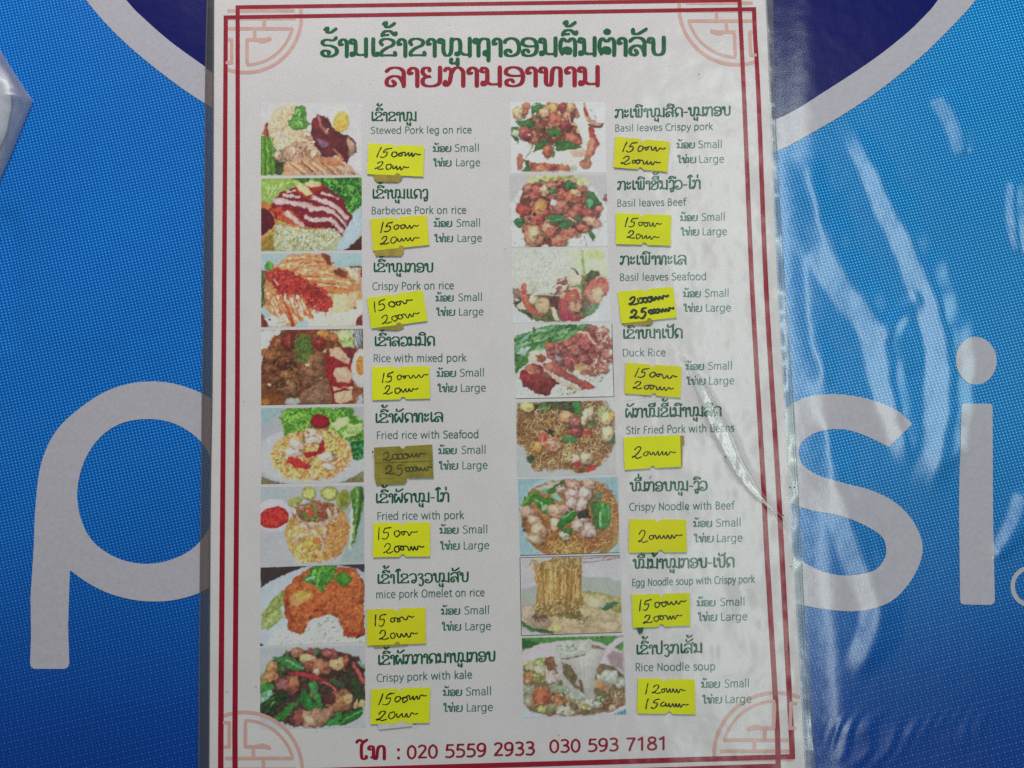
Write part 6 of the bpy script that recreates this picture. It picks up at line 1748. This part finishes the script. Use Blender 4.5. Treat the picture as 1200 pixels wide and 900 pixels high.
STICK = [
 ([(432, 168), (497, 171), (496, 207), (430, 204)], 'a', YEL, [(437, 200), (473, 203), (470, 211), (466, 213.5), (441, 213), (438, 209)], 'yellow price sticker under the stewed pork leg caption'),
 ([(434, 256.5), (500, 252), (503, 287), (437, 294)], 'a', YEL, [(437, 286), (474, 284), (473, 296), (470, 300), (440, 300)], 'yellow price sticker under the barbecue pork caption'),
 ([(430, 349), (495, 340), (501, 376), (435, 385)], 'a', YEL, [(440, 378), (473, 373), (473, 384), (466, 387), (442, 386)], 'tilted yellow price sticker under the crispy pork on rice caption'),
 ([(436, 430), (503, 429), (504, 467), (436, 469)], 'a', YEL, None, 'yellow price sticker under the mixed pork caption'),
 ([(438.5, 524.5), (506.5, 521), (508, 559.5), (439, 561)], 'seafood', OLIVE, [(439, 556), (477, 555), (477, 563), (474, 567), (441, 568.5)], 'faded olive brown price sticker on the seafood fried rice row'),
 ([(438, 613), (504, 612), (504, 652), (437, 653)], 'a', YEL, None, 'yellow price sticker under the fried rice with pork caption'),
 ([(430, 714.5), (498.5, 712), (499, 754), (430, 756.5)], 'a', YEL, [(438, 750), (478, 749), (478, 756), (438, 759)], 'yellow price sticker under the omelet caption'),
 ([(435, 808), (504, 805.5), (503, 847), (434, 848.5)], 'a', YEL, [(441, 842), (484, 841), (483, 851), (444, 855)], 'yellow price sticker under the pork with kale caption'),
 ([(721, 160), (785, 166), (782, 201.5), (719, 196)], 'a', YEL, None, 'yellow price sticker under the basil leaves crispy pork caption'),
 ([(722, 249.5), (786.5, 252), (786, 288), (722, 286)], 'a', YEL, None, 'yellow price sticker under the basil leaves beef caption'),
 ([(724, 342), (789, 336), (793, 372), (728, 379)], 'seafood', YEL, [(729, 372), (766, 368), (765, 378), (762, 381), (731, 381)], 'yellow price sticker under the basil leaves seafood caption'),
 ([(733.5, 425), (798.5, 429.5), (797.5, 466), (732, 461)], 'a', YEL, None, 'yellow price sticker under the duck rice caption'),
 ([(730.8, 512.5), (797, 510), (798, 547), (732, 550.5)], 'one', YEL, [(790, 511), (801.5, 510.5), (802, 520), (800, 521), (799.5, 546), (792, 547)], 'yellow sticker with one written line under the stir fried pork caption'),
 ([(737.7, 608.5), (804, 609), (805, 647), (737, 647.5)], 'one', YEL, None, 'yellow sticker with one written line on the crispy noodle row'),
 ([(740.7, 697), (808, 695), (809, 733), (741.5, 735.7)], 'a', YEL, [(745, 733), (755, 732), (753, 741), (749, 743)], 'yellow price sticker under the egg noodle soup caption'),
 ([(748, 795), (814, 796.5), (815, 837), (746.5, 836)], 'twelve', YEL, None, 'yellow price sticker under the rice noodle soup caption'),
]
YS = [mat('yellow_label', (0.74, 0.78, 0.010), 0.55, 0.35, bump=(90, 0.00012), var=(60, 0.07)), mat('yellow_label', (0.72, 0.70, 0.012), 0.55, 0.35, bump=(120, 0.00016), var=(45, 0.09)), YEL]
for i, (c, kind, m, under, lab) in enumerate(STICK):
    if m is YEL: m = YS[(i * 7 + i // 4) % 3]
    r = random.Random(40 + i)
    e = bpy.data.objects.new('price_sticker', None)
    COL.objects.link(e)
    e.parent = menu
    e['label'] = lab
    if under:
        mm = {7: WHITE_T, 14: mat('dark_green_label', (0.02, 0.09, 0.06), .5), 12: BROWN_T}.get(i, BROWN_T if i != 4 else OLIVE)
        u_ = plate('old_sticker_remnant', under, ZS - 0.00002, 0.00004, mm, e)
        if mm is WHITE_T: u_['label'] = 'torn white label remnant'
    uv = []
    nt_ = 0.5 + r.uniform(-.03, .03)
    nb = 0.52 + r.uniform(-.03, .03)
    d = 0.055
    def run(u0, u1, v, k=6):
        return [(u0 + (u1 - u0) * t, v + r.uniform(-.003, .003)) for t in np.linspace(0, 1, k)]
    if i == 12:
        uv += run(0, 1, 0, 10)
    else:
        uv += run(0, nt_ - .055, 0) + [(nt_ - .02, d + .02), (nt_ + .015, d + .02)] + run(nt_ + .05, 1, 0)
    uv += [(1.0, .33), (1.0, .66)]
    uv += run(1, nb + .055, 1) + [(nb + .02, 1 - d - .02), (nb - .02, 1 - d - .02)] + run(nb - .055, 0, 1)
    uv += [(0, .66), (0, .33)]
    out = [tuple(bilin(c, u, v)) for u, v in uv]
    lift = [0.00004 * abs(u - .5) * 2 for u, v in uv]
    plate('label_paper', out, ZS, 0.00006, m, e, lift)
    st = []
    shear, tilt, big = r.uniform(-.12, .3), r.uniform(-.05, .05), r.uniform(.95, 1.12)
    strokes_ = hand(kind, r)
    if i == 10: strokes_ = strokes_ + [[(x + 1.2, y + 1.0) for x, y in s_] for s_ in strokes_]      # prices written over twice
    for s in strokes_:
        s = np.array(s, float) + np.array([[r.uniform(-.35, .35), r.uniform(-.45, .45)] for _ in s])
        q = (s - (33, 20)) * (big, big)
        s = np.stack([q[:, 0] - shear * q[:, 1] + 33, q[:, 1] + tilt * q[:, 0] + 20], 1)
        s[:, 0] = np.clip(s[:, 0], 3, 64)
        cc = catmull(s, 5) if len(s) > 2 else s
        p = np.array([bilin(c, x / 66, y / 40) for x, y in cc])
        st.append((p, (1.2 + .35 * r.random()) * (.8 + .4 * np.abs(np.sin(np.arange(len(p)) * .35 + r.random() * 6)))))
    ribbons('handwriting', st, BLACK if i != 4 else mat('faded_pen_ink', (0.06, 0.05, 0.02), .5), ZS + 0.00012, thin=.75, parent=e)
    if kind == 'seafood' and i == 4:
        # dark horizontal seam where two labels meet
        p = np.array([bilin(c, u, .5) for u in np.linspace(.02, .98, 8)])
        ribbons('label_seam', [(p, .8)], mat('dark_seam', (0.10, 0.09, 0.02), .6), ZS + 0.00011, parent=e)

# ------------------------------------------------------------------ lamination film
FILM = film_mat('clear_laminate', (0.97, 0.975, 0.975), 0.22, 1.0, haze=0.004, bump=(38, 0.0012), fine=(420, 0.00002))
MARG = film_mat('dirty_laminate_edge', (0.58, 0.50, 0.47), 0.25, 0.7, haze=0.07, bump=(60, 0.0006))
MARG2 = film_mat('clear_laminate_edge', (0.80, 0.86, 0.86), 0.17, 1.6, haze=0.12, bump=(45, 0.0010))

creaseA = catmull([(800, 418), (812, 432), (826, 450), (842, 480), (858, 508), (868, 534), (879, 556), (892, 578), (906, 596), (920, 612)], 8)
creaseB = catmull([(832, 508), (846, 518), (858, 536), (870, 560), (880, 574), (896, 590), (908, 604), (922, 622)], 8)
RN = np.random.RandomState(5)


def vnoise(shape_x, shape_y, sc, seed):
    r = np.random.RandomState(seed)
    g = r.rand(64, 64)
    x, y = shape_x / sc, shape_y / sc
    xi, yi = np.floor(x).astype(int), np.floor(y).astype(int)
    fx, fy = x - xi, y - yi
    fx, fy = fx * fx * (3 - 2 * fx), fy * fy * (3 - 2 * fy)
    a, b = g[yi % 64, xi % 64], g[yi % 64, (xi + 1) % 64]
    c, d = g[(yi + 1) % 64, xi % 64], g[(yi + 1) % 64, (xi + 1) % 64]
    return (a * (1 - fx) + b * fx) * (1 - fy) + (c * (1 - fx) + d * fx) * fy


def film_h(X, Y):
    dA, sA, tA = seg_dist(X, Y, creaseA)
    dB, sB, tB = seg_dist(X, Y, creaseB)
    tap = np.sin(np.pi * np.clip(tA, 0.02, .98)) ** .5
    h = 0.00022 * tap * np.exp(-0.5 * (dA / 2.6) ** 2)
    h += 0.00016 * np.sin(np.pi * np.clip(tB, 0.02, .98)) ** .5 * np.exp(-0.5 * (dB / 2.2) ** 2)
    # loose pocket of film left of the upper crease, sloping down to the right
    pocket = np.exp(-0.5 * ((dA - 9) / 6) ** 2) * (np.sign(sA) > 0) * np.exp(-0.5 * ((tA - .42) / .2) ** 2)
    h += 0.0005 * pocket * (0.55 + 0.9 * vnoise(X, Y, 7, 3))
    # small blisters right of the folds, near the border lines
    for (bx, by, br, bh) in ((885, 566, 5, .00018), (862, 535, 5, .00016), (905, 600, 5, .00016), (857, 580, 4, .0001), (893, 733, 6, .00016), (880, 760, 7, .00012),
                             (922, 760, 5, .0002), (930, 800, 5, .0002), (870, 700, 9, .0002), (838, 765, 3, .00015)):
        h += bh * np.exp(-0.5 * (((X - bx) / br) ** 2 + ((Y - by) / (br * 1.6)) ** 2))
    h += 0.00003 * vnoise(X, Y, 45, 8) + 0.00005 * vnoise(X, Y, 130, 9)
    return h


def dense(lo, hi, a, b, n_out, n_in):
    t = [np.linspace(lo, a, n_out)[:-1], np.linspace(a, b, n_in), np.linspace(b, hi, max(4, n_out // 3))[1:]]
    return np.concatenate(t)


us = dense(0, 1, .79, .985, 90, 130)
vs = np.concatenate([np.linspace(0, .43, 70)[:-1], np.linspace(.43, .70, 190), np.linspace(.70, 1, 60)[1:]])
film = slab('laminate_film', ll, lr, -14, -28, 938, 920, None, FILM_Z, FILM, xs=us, ys=vs, zf=film_h)
film['label'] = 'clear glossy laminate with a crease and trapped air on its right side'


def strip_h(seed, amp, sc):
    return lambda X, Y: amp * (vnoise(X, Y, sc, seed) - .5)


slab('laminate_margin', ll, pl + np.array([0.4, 0]), -14, -14, 938, 936, None, ZB, MARG, 200, 6, zf=strip_h(4, .0002, 40))['label'] = 'grimy clear margin along the left edge'
slab('laminate_margin', pr - np.array([0.4, 0]), lr, -26, -28, 918, 920, None, ZB, MARG2, 260, 8, zf=strip_h(6, .0009, 22))['label'] = 'clear margin along the right edge'

GRIME = mat('grime', (0.10, 0.085, 0.07), 0.8)
SEAM = film_mat('film_edge_seam', (0.42, 0.42, 0.43), 0.3, .6, haze=.1)
SEAM2 = film_mat('film_edge_glint', (0.9, 0.95, 0.95), 0.25, 1.6, haze=.25)
# cut edge of the film, and the paper's own edge
def edge(line, off, w, m, z, name, y0=-10, y1=930):
    ys_ = np.linspace(y0, y1, 140)
    p = np.stack([at_y(line, ys_) + off, ys_], 1)
    return ribbons(name, [(p, w)], m, z, cap=False)
edge(ll, .6, 1.3, SEAM, FILM_Z + .0002, 'film_edge')
edge(lr, -.6, 1.2, SEAM, FILM_Z + .0002, 'film_edge')
edge(pr, .9, 1.4, SEAM2, FILM_Z + .00018, 'paper_edge_seal')
edge(pl, -1.0, 1.6, SEAM, FILM_Z + .00015, 'paper_edge_seal')
CREASE_SHADE = film_mat('crease_shade_tint', (0.72, 0.72, 0.72), 0.3, .8, haze=.2)  # grey strokes painted along the folds in place of their thin shade
ribbons('crease_shade_line', [(creaseA + (1.2, -.8), 1.0), (creaseB + (1.0, -.6), .8),
                        (catmull([(733, 471), (745, 468), (760, 466), (778, 465)], 4), .7)], CREASE_SHADE, FILM_Z + .0004, cap=False)

# blister of loose film between the folds: smoother, so it catches the lamp
creaseC = catmull([(801, 421), (810, 446), (820, 474), (831, 506), (844, 530), (860, 556), (878, 577), (908, 602)], 8)
tA, tC = np.linspace(0, 1, len(creaseA)), np.linspace(0, 1, len(creaseC))
nu, nv = 40, 150
uu = np.linspace(0, 1, nu)
vv = np.linspace(0, 1, nv)
PA = np.stack([np.interp(vv * .93, tA, creaseA[:, k]) for k in (0, 1)], 1)
PC = np.stack([np.interp(vv, tC, creaseC[:, k]) for k in (0, 1)], 1)
PP = PC[:, None] * (1 - uu)[None, :, None] + PA[:, None] * uu[None, :, None]
VV = Wn(PP, FILM_Z)
fac = vnoise(PP[..., 0] * .8 + PP[..., 1] * .35 + 500, PP[..., 1] * .45, 9, 17)
VV[..., 2] = FILM_Z + .00022 + (.00028 * sstep(0, .22, np.minimum(uu, 1 - uu))[None] + .00016 * (fac - .5) * np.sin(np.pi * uu)[None]) * np.sin(np.pi * vv)[:, None] ** .5
PKT = film_mat('loose_laminate', (0.95, 0.96, 0.955), 0.165, 1.5, haze=0.08, bump=(120, 0.00020))
mk('loose_film_blister', VV.reshape(-1, 3), grid_faces(nu, nv)[:, ::-1], PKT, menu, True)['label'] = 'loose crinkled strip of laminate between two folds'

# specks of dirt on the film
sp = [(850.5, 535.5, 1.1), (487, 849, 1.0), (370, 853, .9), (805, 190, .9), (819, 87, .9), (762, 560, .9), (763, 558, .8), (527, 30, .6), (300, 805, .8),
      (918, 604, .9), (926, 571, 1.0), (931, 571, 1.0), (927, 664, .9), (437, 530, 1.2), (592, 292, .6), (806, 596, 1.0), (820, 345, .5), (266, 811, .7), (655, 862, .7)]
for k in range(46):
    sp.append((RN.uniform(285, 900), RN.uniform(25, 890), RN.uniform(.25, .6)))
V, Fs = [], []
for x, y, r_ in sp:
    s = len(V)
    for a in range(7):
        q = W(x + r_ * math.cos(a * .9) * RN.uniform(.7, 1.2), y + r_ * math.sin(a * .9) * RN.uniform(.7, 1.2), FILM_Z + .0006)
        V.append(tuple(q))
    Fs.append(tuple(range(s, s + 7)))
tag(mk('dirt_specks', V, Fs, GRIME, menu), kind='stuff')

# ------------------------------------------------------------------ bag at the left edge
BAG = film_mat('bag_film', (0.80, 0.84, 0.92), 0.34, 0.9, haze=0.17, bump=(50, 0.0008))
NAP = mat('napkin_paper', (0.62, 0.60, 0.585), 0.9, 0.1, bump=(300, 0.0002), var=(90, 0.05))
bag = bpy.data.objects.new('plastic_bag', None)
COL.objects.link(bag)
tag(bag, 'clear plastic bag with a pointed corner lying at the left edge of the cloth', 'bag')


def pillow(name, outline, z0, hgt, m, parent, n=44, noise=0.0, rng=0.35, seed=1):
    """soft flat cushion over an outline (px): sheet dome on top, flat underneath"""
    c = np.mean(outline, 0)
    o2 = np.array(outline)
    rings = 16
    V, Fs = [], []
    k = len(o2)
    for j in range(rings + 1):
        t = j / rings
        P = c + (o2 - c) * (1 - t)
        wv = Wn(P, z0)
        e = 1 - (1 - t) ** 2
        hh = hgt * (e ** .7)
        nn = vnoise(P[:, 0] + 900, P[:, 1] + 900, 22, seed) - .5 + .5 * (vnoise(P[:, 0] + 900, P[:, 1] + 900, 9, seed + 1) - .5)
        wv[:, 2] = z0 + hh + noise * nn * min(1, t * 4)
        V += [tuple(v) for v in wv]
    for j in range(rings):
        for i in range(k):
            b = (i + 1) % k
            Fs.append((j * k + i, j * k + b, (j + 1) * k + b, (j + 1) * k + i))
    s = len(V)
    wv = Wn(o2, z0)
    wv[:, 2] = z0 - .0002
    V += [tuple(v) for v in wv]
    Fs.append(tuple(range(s, s + k)))
    for i in range(k):
        b = (i + 1) % k
        Fs.append((s + i, s + b, b, i))
    ob = mk(name, V, Fs, m, parent, True)
    import bmesh
    bm = bmesh.new(); bm.from_mesh(ob.data); bmesh.ops.recalc_face_normals(bm, faces=bm.faces); bm.to_mesh(ob.data); bm.free()
    return ob


def dens(pts, k):
    out = []
    for a, b in zip(pts, pts[1:] + pts[:1]):
        for i in range(k):
            out.append((a[0] + (b[0] - a[0]) * i / k, a[1] + (b[1] - a[1]) * i / k))
    return out


pillow('bag_film', dens([(38.5, 118), (30, 138), (14, 178), (-1, 212), (-110, 330), (-300, 250), (-330, 60), (-160, -70), (-60, -30), (-8, 46), (12, 78), (28, 103)], 6),
       0.0008, 0.0085, BAG, bag, noise=.0022, seed=11)
nap = pillow('paper_napkin', catmull([(9, 96), (13, 120), (10, 140), (5, 160), (-14, 190), (-90, 270), (-240, 230), (-270, 80), (-150, -20), (-40, 20), (-4, 84)], 6, True).tolist(),
             0.0014, 0.0045, NAP, None, noise=.0008, seed=21)
tag(nap, 'white folded paper napkin inside the clear plastic bag', 'napkin')
